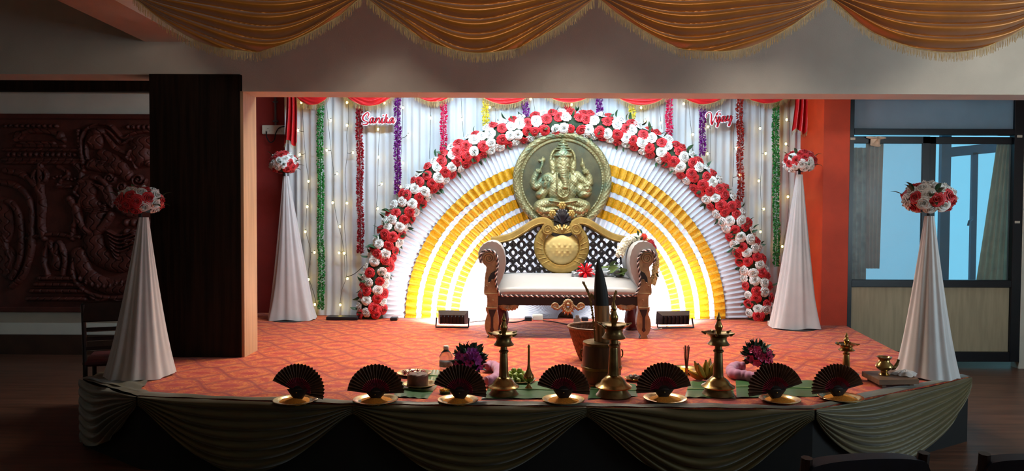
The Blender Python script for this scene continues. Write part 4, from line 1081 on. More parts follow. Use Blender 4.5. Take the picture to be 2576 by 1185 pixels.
# fairy lights
m_wire = mat('fairy_wire', (40, 44, 36), 0.6)
m_bulb = mat('fairy_bulb', (255, 236, 170), 0.4, emit=(255, 214, 96), estr=22)
m_socket = mat('bulb_socket', (60, 70, 50), 0.5)
YL = 8.690
bulb_me = mesh_of('fairy_bulb', sphere((0, 0, 0), 0.0125, 8, 6, (1, 1, 1.25)), m_bulb)
sock_me = mesh_of('bulb_socket', lathe([(0.002, 0), (0.0045, 0.003), (0.0045, 0.012), (0.002, 0.015)], 6), m_socket)
FL_ = [([(758, 250), (762, 300), (765, 350), (770, 410), (776, 455), (772, 520), (770, 582), (782, 635), (776, 690), (790, 740), (796, 768)], [(758, 258), (750, 328), (754, 389), (776, 456), (773, 520), (768, 583), (791, 635), (776, 703), (792, 766)], 'fairy light string nearest the left end of the curtain'),
       ([(818, 248), (824, 290), (828, 330), (834, 390), (840, 440), (840, 500), (848, 555), (860, 600), (866, 640), (868, 700)], [(832, 303), (822, 378), (848, 437), (837, 510), (855, 570), (853, 636)], 'fairy light string just right of the left green garland'),
       ([(874, 246), (877, 300), (872, 340), (874, 385), (868, 440), (871, 500), (866, 560), (870, 610), (872, 690), (860, 730), (855, 766)], [(873, 258), (873, 315), (888, 384), (873, 511), (866, 637), (874, 701), (856, 767)], 'fairy light string left of the dark red garland'),
       ([(964, 246), (957, 300), (953, 360), (951, 420), (950, 480), (945, 540), (941, 590)], [(967, 259), (951, 325), (952, 395), (960, 463), (950, 525)], 'fairy light string behind the first name sign'),
       ([(1014, 246), (1012, 330), (1008, 400), (1000, 480)], [(1014, 271), (1027, 340), (1014, 410), (1007, 470)], 'fairy light string right of the left purple garland'),
       ([(1085, 246), (1083, 310), (1080, 400)], [(1084, 297)], 'short fairy light string left of the left pink garland'),
       ([(1158, 246), (1162, 290), (1166, 345)], [(1161, 301)], 'short fairy light string right of the left pink garland'),
       ([(1240, 246), (1247, 280), (1246, 312)], [(1232, 270)], 'short fairy light string beside the left yellow garland'),
       ([(1333, 246), (1344, 268), (1346, 290)], [(1335, 249)], 'short fairy light string left of the arch crown'),
       ([(1426, 246), (1425, 270)], [(1438, 263)], 'tiny fairy light string above the arch crown'),
       ([(1622, 246), (1618, 290), (1620, 316)], [(1613, 271), (1623, 304)], 'short fairy light string right of the right yellow garland'),
       ([(1728, 246), (1735, 290), (1740, 340), (1742, 372)], [(1720, 261), (1743, 338)], 'fairy light string right of the right pink garland'),
       ([(1656, 246), (1660, 280), (1664, 325)], [(1662, 309)], 'short fairy light string left of the right pink garland'),
       ([(1785, 246), (1787, 300), (1788, 350), (1786, 404)], [(1781, 319), (1780, 387)], 'fairy light string behind the second name sign'),
       ([(1850, 246), (1849, 300), (1845, 340), (1846, 400), (1842, 470)], [(1852, 373), (1862, 440)], 'fairy light string beside the rust red garland'),
       ([(1913, 246), (1914, 320), (1916, 400), (1913, 470), (1916, 540), (1914, 610)], [(1912, 323), (1926, 386), (1909, 455), (1921, 526), (1913, 583)], 'fairy light string left of the right green garland'),
       ([(1987, 246), (1986, 330), (1984, 420), (1985, 500), (1980, 560), (1968, 626)], [(1979, 301), (1977, 362), (1982, 495), (1968, 620)], 'fairy light string nearest the orange pillar')]
for pts, bulbs, lab in FL_:
    w3 = [at(x, y, YL) for x, y in pts]; w3[0] = Vector((w3[0].x, YL, 3.2))
    t = thing('fairy_light_string', tuple(w3[-1]), lab, 'fairy lights', 'fairy lights on the backdrop curtain')
    o0 = Vector(t['_o']); sm = [Vector(p) for p in smooth_path(w3, 5)]
    mw = MB(); mw.add(tube(sm, 0.0024, 5))
    for bx, by in bulbs:
        B_ = at(bx, by, YL - 0.005); near = min(sm, key=lambda p: (p - B_).length)
        mw.add(tube([near, (near + B_) / 2 + Vector((0, -0.005, -0.006)), B_ + Vector((0, 0, 0.012))], 0.003, 4))
        bo = inst('bulb', bulb_me, t, Matrix.Translation(B_ - o0)); inst('socket', sock_me, bo, Matrix.Translation((0, 0, 0.011)))
    obj('wire', mw.vf(), m_wire, t)
single('loose_wire', tube(smooth_path([at(872, 697, YL - .02), at(890, 690, YL - .05), at(905, 678, YL - .1), at(920, 664, YL - .14)], 5), 0.004, 5), m_wire, 'thin loose wire from the fairy lights to the rose arch', 'wire')

# name signs in brush lettering
m_signr = mat('sign_red_acrylic', (190, 26, 44), 0.3, var=0.1); m_signw = mat('sign_white_foam', (238, 232, 234), 0.5, var=0.02)
def sign(strokes, dots, ox, oy, lab, word):
    Yq = 8.60; k = 1 / 19.75
    def W(p, dy=0): q = at(ox + p[0] * k, oy + p[1] * k, Yq); return (q.x, q.z)
    kk = k / ppm(Yq)
    xs = [p[0] for s in strokes for p in s[0]]; ys = [p[1] for s in strokes for p in s[0]]
    base = W((sum(xs) / len(xs), max(ys)))
    t = thing('name_sign', (base[0], Yq, base[1]), lab, 'sign')
    bk = MB(); fr = []
    for pts, ws in strokes:
        sm = smooth_path(pts, 6); n_ = len(sm); wi = list(np.interp(np.linspace(0, 1, n_), np.linspace(0, 1, len(ws)), ws))
        path = [W(p) for p in sm]
        bk.add(ribbon_xz(path, [(w_ + 80) * kk for w_ in wi], Yq - 0.001, Yq + 0.012))
        for e in (0, -1): bk.add(prism([(path[e][0] + 36 * kk * math.cos(a), path[e][1] + 36 * kk * math.sin(a)) for a in np.linspace(0, 2 * PI, 13)[:-1]], Yq - 0.001, Yq + 0.012))
        fr.append(ribbon_xz(path, [max(14, w_) * kk for w_ in wi], Yq - 0.008, Yq - 0.0005, 0.002))
    for (dx, dy, r) in dots:
        c = W((dx, dy)); bk.add(prism([(c[0] + (r + 36) * kk * math.cos(a), c[1] + (r + 36) * kk * math.sin(a)) for a in np.linspace(0, 2 * PI, 17)[:-1]], Yq - 0.001, Yq + 0.012))
        fr.append(prism([(c[0] + r * kk * math.cos(a), c[1] + r * kk * math.sin(a)) for a in np.linspace(0, 2 * PI, 17)[:-1]], Yq - 0.008, Yq - 0.0005))
    bo = obj('white_backing', bk.vf(), m_signw, t, smooth=False)
    for s in fr: obj('letter_stroke', s, m_signr, bo, smooth=False)
    h = W((sum(xs) / len(xs), min(ys))); obj('hanging_thread', tube([(h[0], Yq + 0.008, h[1]), (h[0], Yq + 0.03, 3.2)], 0.0015, 4), m_wire, t)
sign([([(545, 565), (500, 500), (520, 420), (555, 340), (530, 275), (460, 275), (350, 360), (265, 480), (255, 580), (320, 660), (430, 700), (510, 750), (500, 800), (420, 850), (320, 860), (240, 830), (205, 790)], [18, 40, 56, 48, 40, 50, 72, 84, 80, 50, 34, 50, 70, 60, 40, 30, 10]),
      ([(760, 510), (690, 530), (625, 620), (615, 720), (650, 785), (700, 740), (750, 640), (790, 530)], [40, 55, 70, 74, 60, 30, 40, 60]), ([(805, 520), (775, 640), (765, 730), (795, 785), (850, 740), (905, 610), (930, 530)], [66, 70, 70, 50, 24, 30, 50]),
      ([(945, 530), (915, 660), (885, 790)], [60, 74, 76]), ([(905, 690), (980, 570), (1050, 525), (1095, 560), (1065, 690), (1070, 770), (1120, 760), (1180, 650), (1230, 540)], [24, 40, 60, 66, 70, 66, 30, 22, 40]),
      ([(1245, 540), (1205, 690), (1215, 770), (1260, 780), (1310, 710), (1370, 590)], [70, 74, 70, 44, 22, 30]), ([(1440, 340), (1400, 540), (1360, 790)], [66, 74, 78]),
      ([(1385, 690), (1440, 590), (1515, 530)], [24, 40, 46]), ([(1440, 620), (1460, 720), (1510, 785), (1560, 740)], [46, 66, 50, 22]),
      ([(1740, 510), (1670, 540), (1605, 630), (1590, 720), (1625, 785), (1675, 735), (1730, 630), (1765, 530)], [40, 55, 70, 74, 60, 30, 40, 60]), ([(1785, 520), (1755, 640), (1745, 730), (1775, 785), (1830, 730), (1890, 590)], [66, 70, 70, 50, 24, 14])],
     [(1268, 405, 36)], 900, 270, 'white and red script name sign reading Sanika on the curtain', 'Sanika')
sign([([(345, 520), (315, 440), (360, 320), (450, 255), (530, 265), (570, 340), (578, 500), (570, 700), (595, 835), (640, 810), (700, 640), (770, 480), (850, 310), (940, 205), (1040, 172)], [10, 36, 30, 26, 36, 52, 72, 78, 74, 40, 24, 22, 24, 20, 8]),
      ([(850, 470), (832, 620), (840, 720), (885, 710), (935, 610), (985, 470)], [60, 70, 66, 34, 20, 40]), ([(995, 450), (965, 620), (935, 800), (895, 945), (850, 965), (850, 890), (920, 800), (1000, 700), (1060, 600)], [62, 72, 66, 56, 40, 24, 20, 20, 20]),
      ([(1200, 430), (1130, 480), (1085, 610), (1105, 710), (1160, 690), (1215, 560), (1255, 440)], [40, 60, 74, 64, 30, 36, 60]), ([(1275, 430), (1240, 590), (1255, 690), (1310, 660), (1370, 530), (1405, 420)], [64, 72, 66, 28, 26, 50]),
      ([(1415, 410), (1388, 560), (1405, 665), (1455, 660), (1520, 530), (1560, 400)], [60, 70, 66, 34, 26, 56]), ([(1565, 400), (1540, 620), (1510, 800), (1465, 915), (1420, 905), (1440, 830), (1530, 730), (1615, 580), (1665, 440)], [66, 76, 70, 50, 30, 20, 18, 16, 8])],
     [(870, 345, 36), (1005, 332, 40)], 1760, 270, 'white and red script name sign reading Vijay on the curtain', 'Vijay')

# cloth covered flower stands
m_satin = mat('white_stretch_satin', (212, 206, 204), 0.45, var=0.03, scale=8, sheen=0.25, transl=0.12)
def flower_stand(bpx, bpy_, tpx, tpy, hw, ball, lab, square, seed, nb):
    b = on(bpx, bpy_, CT); Y = b.y; tz = at(tpx, tpy, Y); k = 1 / ppm(Y); R_ = hw * k; H_ = tz.z - CT; dx = tz.x - b.x
    zoff = CT + 0.004
    rd = random.Random(seed)
    t = thing('flower_stand', (b.x, Y, CT), lab, 'flower stand', 'cloth covered flower stands')
    ph = [rd.uniform(0, 6) for _ in range(6)]
    def fn(u, v):
        a = 2 * PI * u; r = 0.032 + (R_ - 0.032) * (0.88 * v ** 1.05 + 0.12 * v ** 5)
        c, s = math.cos(a), math.sin(a)
        if square:
            e = v ** 4 * 0.75; q = 1 / max(abs(c), abs(s)); r *= (1 - e) + e * min(q, 1.32) * 0.88
        fo = 0.055 * math.sin(a * 9 + ph[0] + 0.6 * v) + 0.03 * math.sin(a * 17 + ph[1]) + 0.04 * math.sin(a * 4 + ph[2] + v)
        r *= 1 + fo * (0.55 + 0.45 * (1 - v))
        z = zoff + H_ * (1 - v) + (0.012 * (1 + math.sin(a * 5 + ph[3])) * max(0, v - .9) * 10 if v > .9 else 0) * 0.5
        return (b.x + dx * (1 - v) + r * c, Y + r * s * (0.55 if square else 1), z)
    obj('cloth_cover', grid(fn, 150, 30, wrap=True), m_satin, t, ang=180)
    obj('base_plate', lathe([(R_ * .3, 0), (R_ * .8, 0), (R_ * .8, 0.004), (R_ * .3, 0.006)], 20, (b.x, Y, CT)), m_blackmetal, t)
    bx, by, brx, bry = ball; bc = at(bx, by, Y); rx, rz = brx * k, bry * k
    obj('pole', tube([(b.x, Y, CT + 0.004), (bc.x, Y, bc.z)], 0.014, 8), m_blackmetal, t)
    bl = obj('flower_ball', sphere(bc, 1, 14, 10, (rx * .62, rx * .62, rz * .62)), m_stem, t)
    o0 = Vector(bl['_o'])
    ga = PI * (3 - math.sqrt(5)); fs = rx * 0.31
    for i in range(nb):
        zz = 1 - 1.75 * (i + .5) / nb; rr = math.sqrt(max(0, 1 - zz * zz)); a = ga * i + seed
        d = Vector((rr * math.cos(a), rr * math.sin(a), zz))
        c = 'r' if rd.random() < 0.48 else 'w'
        pos = bc + Vector((d.x * rx * .72, d.y * rx * .72, d.z * rz * .70)) - o0
        inst('rose', rd.choice(ROSE[c]), bl, orient(d + Vector((rd.uniform(-.2, .2), rd.uniform(-.2, .2), rd.uniform(-.2, .2))), pos, fs * rd.uniform(.85, 1.05), rd.uniform(0, 6)))
    for i in range(9):
        a = rd.uniform(0, 2 * PI); d = Vector((math.cos(a), math.sin(a), rd.uniform(-.5, .8))).normalized()
        inst('leaf', LEAF, bl, Matrix.Translation(bc + Vector((d.x * rx * .75, d.y * rx * .75, d.z * rz * .75)) - o0) @ d.to_track_quat('Y', 'Z').to_matrix().to_4x4() @ Matrix.Scale(rx * .5, 4))
    return t
flower_stand(354, 945, 362, 548, 80, (353, 505, 64, 40), 'white cloth flower stand at the dark left front corner of the stage', False, 1, 34)
flower_stand(2330, 945, 2338, 545, 73, (2337, 499, 72, 46), 'white cloth flower stand at the right front corner of the stage', False, 2, 36)
flower_stand(735, 804, 719, 444, 64, (714, 411, 41, 36), 'white cloth flower stand at the back left by the red wall', True, 3, 40)
flower_stand(1998, 826, 2011, 440, 64, (2012, 407, 47, 35), 'white cloth flower stand at the back right by the orange pillar', True, 4, 40)
# ================================================================== THINGS ALONG THE STAGE FRONT
m_brass = mat('brass_polished', (164, 134, 82), 0.24, metal=1.0, var=0.15, scale=12)
m_brassd = mat('brass_aged', (118, 98, 64), 0.34, metal=0.9, var=0.3, scale=14)
m_steelp = mat('plate_brass_pale', (204, 178, 128), 0.25, metal=1.0, var=0.1)
m_fan = mat('fan_cloth_brown', (96, 62, 42), 0.55, var=0.3, scale=30)
m_fani = mat('fan_cloth_maroon', (140, 20, 48), 0.6, var=0.2, scale=30)
m_fanst = mat('fan_sticks_black', (34, 24, 22), 0.4, var=0.3)
m_rice = mat('turmeric_rice', (236, 142, 26), 0.8, var=0.3, scale=220, bump=0.8, bscale=260)
m_bananaleaf = mat('banana_leaf', (52, 92, 48), 0.35, var=0.25, scale=3, stretch=(1, 12, 1), bump=0.2, bscale=8)
m_rib = mat('leaf_midrib', (150, 172, 110), 0.5)
nth = ['first', 'second', 'third', 'fourth', 'fifth', 'sixth', 'seventh']
FANS = [(748, 984, 68, 70, 743, 1009, 55), (945, 989, 72, 88, 945, 1008, 57), (1156, 986, 68, 76, 1152, 1009, 52), (1417, 984, 67, 80, 1417, 1008, 54), (1670, 983, 70, 98, 1673, 1005, 55), (1952, 984, 70, 104, 1962, 1007, 51), (2108, 982, 66, 101, 2115, 1002, 55)]
def dish(c, r, rim=0.018, depth=0.014):
    return lathe([(r * .5, 0), (r * .72, 0.0), (r * .80, depth), (r * .98, rim), (r, rim + 0.003), (r * .985, rim + 0.006), (r * .8, depth + 0.006), (r * .7, 0.007), (r * .3, 0.006)], 40, c)
def heap(c, r, h, seed=0):
    rd = random.Random(seed); ph = [rd.uniform(0, 6) for _ in range(4)]
    def fn(u, v):
        a = 2 * PI * u; q = r * v * (1 + 0.04 * math.sin(3 * a + ph[0]))
        z = h * (1 - v ** 2) * (1 + 0.25 * math.sin(2 * a + ph[1]) * v) + 0.0015 * math.sin(a * 23 + v * 40)
        return (c[0] + q * math.cos(a), c[1] + q * math.sin(a), c[2] + z)
    return grid(fn, 36, 10, wrap=True)
for i, (px, py, R_, mid, qx, qy, qr) in enumerate(FANS):
    c = on(qx, qy, CT + 0.01); Y = c.y; k = 1 / ppm(Y); r = qr * k
    t = thing('brass_plate', (c.x, Y, CT), 'round brass plate of orange rice, %s from left along the stage front' % nth[i], 'plate', 'brass plates under the fans')
    obj('plate_dish', dish((c.x, Y, CT), r), m_steelp, t, ang=60)
    hp_ = single('rice_heap', heap((c.x, Y, CT + 0.0075), r * .78, 0.024, i), m_rice, 'orange turmeric rice on the %s plate from left' % nth[i], 'rice', 'rice on the brass plates', ang=180); hp_['kind'] = 'stuff'
    # fan
    P = at(px, py, Y - 0.0); R = R_ * k
    lean = 0.10
    ft = thing('folding_fan', (P.x, Y, CT + 0.022), 'open dark brown folding fan with maroon centre, %s from left' % nth[i], 'hand fan', 'folding fans along the stage front')
    a0, a1 = math.radians(mid - 86), math.radians(mid + 86); NPF = 22
    def sector(r0, r1, nr=2, yo=0.0):
        def fn(u, v):
            a = a0 + (a1 - a0) * u; q = R * (r0 + (r1 - r0) * v)
            y = Y + lean * q * math.sin(a) + 0.008 * (0.3 + q / R) * tri_wave(u * NPF) + yo
            edge = 1 + 0.012 * tri_wave(u * NPF) * v
            return (P.x + q * edge * math.cos(a), y, P.z + q * edge * math.sin(a))
        return grid(fn, NPF * 4, nr)
    obj('fan_leaf', sector(0.50, 1.0), m_fan, ft, smooth=False)
    obj('fan_inner_leaf', sector(0.20, 0.50), m_fani, ft, smooth=False)
    for s in (0, 1):
        a = (a0, a1)[s]; d = Vector((math.cos(a), lean * math.sin(a), math.sin(a))); nn = Vector((-math.sin(a), 0, math.cos(a)))
        b0_ = Vector((P.x, Y - .004, P.z)); q = [b0_ - nn * .006, b0_ + nn * .006, b0_ + d * R + nn * .004, b0_ + d * R - nn * .004]
        obj('guard_stick', ([*q, *[x + Vector((0, .005, 0)) for x in q]], [(0, 1, 2, 3), (7, 6, 5, 4), (0, 4, 5, 1), (1, 5, 6, 2), (2, 6, 7, 3), (3, 7, 4, 0)]), m_fanst, ft, smooth=False)
    m = MB()
    for j in range(NPF):
        a = a0 + (a1 - a0) * (j + .5) / NPF; d = Vector((math.cos(a), lean * math.sin(a), math.sin(a))); b_ = Vector((P.x, Y - 0.003 + 0.0003 * j, P.z))
        nn = Vector((-math.sin(a), 0, math.cos(a))) * .004
        m.add(([b_ - nn * .7, b_ + nn * .7, b_ + d * R * .36 + nn, b_ + d * R * .36 - nn], [(0, 1, 2, 3)]))
    so_ = obj('fan_sticks', m.vf(), m_fanst, ft, smooth=False); so_['kind'] = 'stuff'
    zb_ = CT + 0.020; hz = P.z - zb_
    ax = math.radians(mid - 90) * -0.5
    def neck(u, v):
        a = 2 * PI * u; w_ = (0.046 * (1 - v) ** 0.8 + 0.022) ; 
        return (P.x + math.sin(-math.radians(mid - 90)) * -hz * v * -0.35 + w_ * math.cos(a) * (1.0), Y + 0.018 * math.sin(a), P.z + 0.012 - (hz + 0.012) * v)
    m = MB(); m.add(grid(neck, 16, 6, wrap=True)); m.add(sphere((P.x, Y, P.z), 0.036, 12, 8, (1.1, .5, .6)))
    obj('fan_handle', m.vf(), m_fanst, ft)
    obj('pivot_pin', sphere((P.x, Y - 0.02, P.z - 0.005), 0.006, 8, 6), m_brass, ft)

# oil lamps
def oil_lamp(px, py, h, rs, lab, mm=m_brassd):
    c = on(px, py - 10, CT); Y = c.y; k = 1 / ppm(Y); f = h / 209.0
    t = thing('oil_lamp', (c.x, Y, CT), lab, 'oil lamp', 'brass oil lamps')
    def pr(l): return [(r * rs * k * f, z * k * f) for r, z in l]
    C0 = (c.x, Y, CT)
    obj('foot', lathe(pr([(20, 0), (38, 0), (39, 3), (34, 9), (30, 16), (30, 20)]), 36, C0), mm, t)
    obj('base_dome', lathe(pr([(30, 20), (40, 21), (40.5, 23), (36, 26), (30, 29), (26, 36), (19, 43), (13.5, 47)]), 36, C0), m_brass, t)
    obj('shaft', lathe(pr([(13.5, 47), (12.5, 50), (12, 60), (10, 104), (9.5, 107), (12.5, 110), (12.5, 113), (9, 116), (8.5, 124), (11, 126)]), 28, C0), mm, t)
    obj('collar', lathe(pr([(9, 124), (25, 127), (26.5, 129), (22, 134), (19, 140), (20, 147)]), 32, C0), mm, t)
    d = MB(); d.add(lathe(pr([(14, 145), (24, 149), (33, 157), (35, 158), (33, 156.5), (24, 152), (6, 150)]), 36, C0))
    for i in range(5):
        a = 2 * PI * i / 5 + 0.3 + px; dx, dy = math.cos(a), math.sin(a); r0, r1 = 30 * rs * k * f, 41 * rs * k * f
        d.add(tube([(c.x + r0 * dx, Y + r0 * dy, CT + 155 * k * f), (c.x + r1 * dx, Y + r1 * dy, CT + 159.5 * k * f)], [4.5 * k * f, 1.6 * k * f], 6))
    obj('oil_dish', d.vf(), mm, t)
    obj('finial', lathe(pr([(7, 149), (5.5, 156), (6, 160), (9.5, 170), (9.8, 174), (7, 180), (4.6, 187), (6, 190), (5.5, 194), (3, 200), (1.4, 206), (0.3, 209)]), 20, C0), m_brass, t)
    return t
oil_lamp(1267, 1004, 209, 0.98, 'brass oil lamp standing left of the tall palm spathe')
oil_lamp(1543, 1007, 243, 0.98, 'tallest brass oil lamp, in front of the palm spathe')
oil_lamp(1806, 1004, 211, 1.03, 'brass oil lamp standing beside the bananas')
oil_lamp(2128, 962, 117, 1.35, 'small brass oil lamp behind the seventh fan', m_brass)
# slender spire vessel (perfume sprinkler)
c = on(1330, 978, CT); k = 1 / ppm(c.y)
t = thing('rosewater_sprinkler', (c.x, c.y, CT), 'slender brass rosewater sprinkler with a long thin neck', 'sprinkler')
C0 = (c.x, c.y, CT)
obj('sprinkler_foot', lathe([(r * k, z * k) for r, z in ((9, 0), (10, 2), (5, 7), (3.5, 14))], 20, C0), m_brass, t)
obj('sprinkler_body', lathe([(r * k, z * k) for r, z in ((3.5, 14), (10, 19), (14, 27), (13, 34), (8, 42), (5, 50))], 24, C0), m_brass, t)
obj('sprinkler_neck', lathe([(r * k, z * k) for r, z in ((5, 50), (3.2, 62), (2.6, 100), (2.4, 104), (4, 106), (2.6, 110), (0.5, 113))], 14, C0), m_brass, t)

# banana leaves on the carpet
def leaf_patch(pl, lab, lift=0.004):
    q = [on(x, y, CT) for x, y in pl]                                    # left tip, near side, right tip, far side as a quad outline
    def fn(u, v):
        a = q[0].lerp(q[1], u); b_ = q[3].lerp(q[2], u); P = a.lerp(b_, v)
        return (P.x, P.y, CT + lift + 0.006 * (0.5 + 0.5 * math.sin(u * 23)) * abs(2 * v - 1) + 0.003 * math.sin(u * 5))
    t = thing('banana_leaf', tuple(q[0]), lab, 'leaf', 'banana leaves on the carpet')
    obj('blade', grid(fn, 40, 8), m_bananaleaf, t, ang=180)
    obj('midrib', tube([Vector(fn(i / 12, 0.5)) + Vector((0, 0, 0.003)) for i in range(13)], 0.005, 5), m_rib, t)
leaf_patch([(990, 1000), (1075, 1004), (1102, 968), (1000, 962)], 'green banana leaf under the cake plate')
leaf_patch([(1210, 1006), (1442, 1004), (1430, 962), (1240, 962)], 'green banana leaf under the lamp and the green fruits')
leaf_patch([(1478, 1006), (1604, 998), (1600, 968), (1490, 960)], 'green banana leaf under the wooden measure')
leaf_patch([(1722, 1002), (1852, 1004), (1838, 966), (1735, 962)], 'green banana leaf under the lamp by the bananas')
leaf_patch([(1853, 1003), (2088, 998), (2060, 960), (1850, 950)], 'green banana leaf below the right pink garland')
leaf_patch([(1072, 962), (1102, 962), (1112, 932), (1080, 934)], 'small pale leaf beside the petal plate')

# wooden measure, spathe, sprigs, basket
m_para = mat('measure_wood', (84, 52, 30), 0.35, var=0.35, scale=5, stretch=(6, 6, 0.8))
m_spb = mat('spathe_dark', (14, 11, 9), 0.6, var=0.3); m_spw = mat('spathe_fibre', (158, 112, 66), 0.6, var=0.4, scale=6, stretch=(9, 9, 0.6), bump=0.4, bscale=14)
m_sprig = mat('dry_sprig', (140, 112, 62), 0.8, var=0.3)
m_cane = mat('cane_basket', (112, 74, 46), 0.6, var=0.35, scale=30)
c = on(1513, 966, CT); YP = c.y; k = 1 / ppm(YP); C0 = (c.x, YP, CT)
t = thing('wooden_measure', C0, 'wooden measuring vessel with brass bands holding the palm spathe', 'vessel')
obj('vessel_body', lathe([(r * k, z * k) for r, z in ((40, 0), (45, 3), (49, 30), (49.5, 55), (47, 90), (45, 106), (43, 107), (42, 100), (44, 60), (40, 14), (5, 12))], 40, C0), m_para, t)
for z_, r_ in ((3, 46), (44, 50.5), (104, 46.5)):
    obj('brass_band', lathe([(r_ * k, (z_ - 4) * k), (r_ * k + .003, (z_ - 3) * k), (r_ * k + .003, (z_ + 3) * k), (r_ * k, (z_ + 4) * k)], 40, C0), m_brassd, t)
for s in (-1, 1):
    obj('ring_handle', tube([(c.x + s * (49 * k + .012 * math.sin(a)), YP, CT + 78 * k + .028 * math.cos(a)) for a in np.linspace(0, PI, 9)], 0.005, 6), m_brassd, t)
t = thing('palm_spathe', (at(1520, 880, YP).x, YP, CT + 16 * k), 'tall dark pointed palm spathe standing in the wooden measure', 'spathe')
ctr = [(1524, 948, 20), (1522, 880, 21.5), (1517, 820, 19.5), (1514, 766, 18.5)]
def spindle(pts, m_, nm, n_=24, ys=0.7):
    sm = smooth_path([(x, y, r) for x, y, r in pts], 5); v = []; f = []
    for x, y, r in sm:
        P = at(x, y, YP)
        for i in range(n_):
            a = 2 * PI * i / n_; rr = r * k * (1 + 0.05 * math.sin(a * 7)); v.append((P.x + rr * math.cos(a), YP + rr * ys * math.sin(a), P.z))
    L = len(sm)
    for j in range(L - 1):
        for i in range(n_): f.append((j * n_ + i, j * n_ + (i + 1) % n_, (j + 1) * n_ + (i + 1) % n_, (j + 1) * n_ + i))
    f.append(tuple(range(n_))); f.append(tuple((L - 1) * n_ + i for i in range(n_))[::-1])
    return obj(nm, (v, f), m_, t)
spindle(ctr, m_spw, 'spathe_base'); spindle([(1514, 768, 19), (1512, 735, 17), (1509, 700, 12.5), (1506, 672, 7), (1504, 652, 0.8)], m_spb, 'spathe_tip')
for pts, lab in (([(1500, 900), (1492, 800), (1482, 745), (1467, 712)], 'dry flowering sprig leaning left of the palm spathe'), ([(1508, 900), (1500, 800), (1497, 760), (1488, 742)], 'short dry sprig between the left sprig and the spathe'), ([(1530, 900), (1537, 800), (1543, 760), (1549, 735)], 'dry flowering sprig leaning right of the palm spathe')):
    P3 = [at(x, y, YP + 0.02) for x, y in pts]; st_ = [Vector(p) for p in smooth_path(P3, 8)]
    ts = thing('palm_sprig', tuple(P3[0]), lab, 'sprig', 'sprigs in the wooden measure')
    obj('stalk', tube(st_, 0.006, 5), m_sprig, ts); m = MB()
    for q in st_[6:]:
        for _ in range(4):
            d = Vector((random.uniform(-1, 1), random.uniform(-1, 1), random.uniform(-.2, 1))).normalized(); m.add(sphere(q + d * .008, 0.005, 5, 4, (1, 1, 1.4)))
    o = obj('grain', m.vf(), m_sprig, ts); o['kind'] = 'stuff'
c = on(1496, 905, CT); kB = 1 / ppm(c.y)
def bask(u, v):
    a = 2 * PI * u; r = (36 + (67 - 36) * v ** 0.75) * kB; z = 84 * kB * v
    r *= 1 + 0.014 * math.sin(46 * a + 26 * v) + 0.008 * math.sin(60 * v)
    return (c.x + r * math.cos(a), c.y + r * math.sin(a), CT + z + 0.10 * kB * r * math.cos(a))
t = thing('cane_basket', tuple(c), 'woven brown cane basket behind the wooden measure', 'basket')
m = MB(); m.add(grid(bask, 230, 40, wrap=True)); m.add(([bask(i / 40, 0) for i in range(40)], [tuple(range(40))]))
obj('basket_wall', m.vf(), m_cane, t, ang=180)
obj('basket_rim', tube([Vector(bask(i / 48, 1)) for i in range(49)], 0.012, 7), m_cane, t)

# orchid bouquets with coiled pink tulle garlands
m_orch = mat('orchid_purple', (160, 66, 168), 0.5, var=0.3, scale=20); m_orch2 = mat('orchid_pink', (200, 62, 112), 0.5, var=0.3, scale=20)
m_dleaf = mat('bouquet_dark_leaf', (24, 52, 34), 0.45, var=0.4, scale=20)
m_tulle = mat('pink_tulle', (196, 128, 164), 0.7, var=0.15, scale=12, sheen=0.4, transl=0.2)
def orchid(name, m_):
    mb_ = MB()
    for i in range(5):
        a = 2 * PI * i / 5 + .3
        def fn(u, v, a=a):
            w_ = 0.42 * math.sin(PI * (0.12 + 0.8 * v)) * (2 * u - 1); r = v
            return (r * math.cos(a) - w_ * math.sin(a), r * math.sin(a) + w_ * math.cos(a), 0.3 * v * v + 0.15 * (2 * u - 1) ** 2)
        mb_.add(grid(fn, 3, 4))
    mb_.add(sphere((0, 0, .12), .16, 8, 6)); return mesh_of(name, mb_.vf(), m_, True, 180)
OR1, OR2 = orchid('orchid_bloom', m_orch), orchid('orchid_bloom_pink', m_orch2); DL = leaf_mesh('bouquet_dark_leaf', m_dleaf, 0.42, 0.2)
def orchid_bouquet(px, py, by, r, ob, lab, seed, lean):
    g = on(px, by, CT); k = 1 / ppm(g.y); R = r * k; c = Vector((g.x, g.y, CT + 0.01 + R * .9)); rd = random.Random(seed)
    t = thing('orchid_bouquet', (g.x, g.y, CT), lab, 'bouquet', 'orchid bouquets on the stage front'); o0 = Vector(t['_o'])
    obj('foliage_core', sphere(c, R * .62, 12, 8), m_dleaf, t)
    for i in range(110):
        a = rd.uniform(0, 2 * PI); z = rd.uniform(-.7, 1); q = math.sqrt(max(0, 1 - z * z)); d = Vector((q * math.cos(a), q * math.sin(a), z))
        inst('leaf', DL, t, Matrix.Translation(c + d * R * .45 - o0) @ (d + Vector((rd.uniform(-.4, .4), rd.uniform(-.4, .4), rd.uniform(-.1, .5)))).to_track_quat('Y', 'Z').to_matrix().to_4x4() @ Matrix.Rotation(rd.uniform(0, 6), 4, 'Y') @ Matrix.Scale(R * rd.uniform(.45, .68), 4))
    for i in range(13):
        a = rd.uniform(-2.5, -.6); z = rd.uniform(-.5, .62); q = math.sqrt(max(0, 1 - z * z)); d = Vector((q * math.cos(a) + lean, q * math.sin(a), z)).normalized()
        inst('orchid', ob if rd.random() < .8 else OR1, t, orient(d, c + d * R * .80 - o0, R * .27, rd.uniform(0, 6)))
orchid_bouquet(1182, 905, 948, 47, OR1, 'bouquet of purple orchids and dark leaves behind the third fan', 5, -0.1)
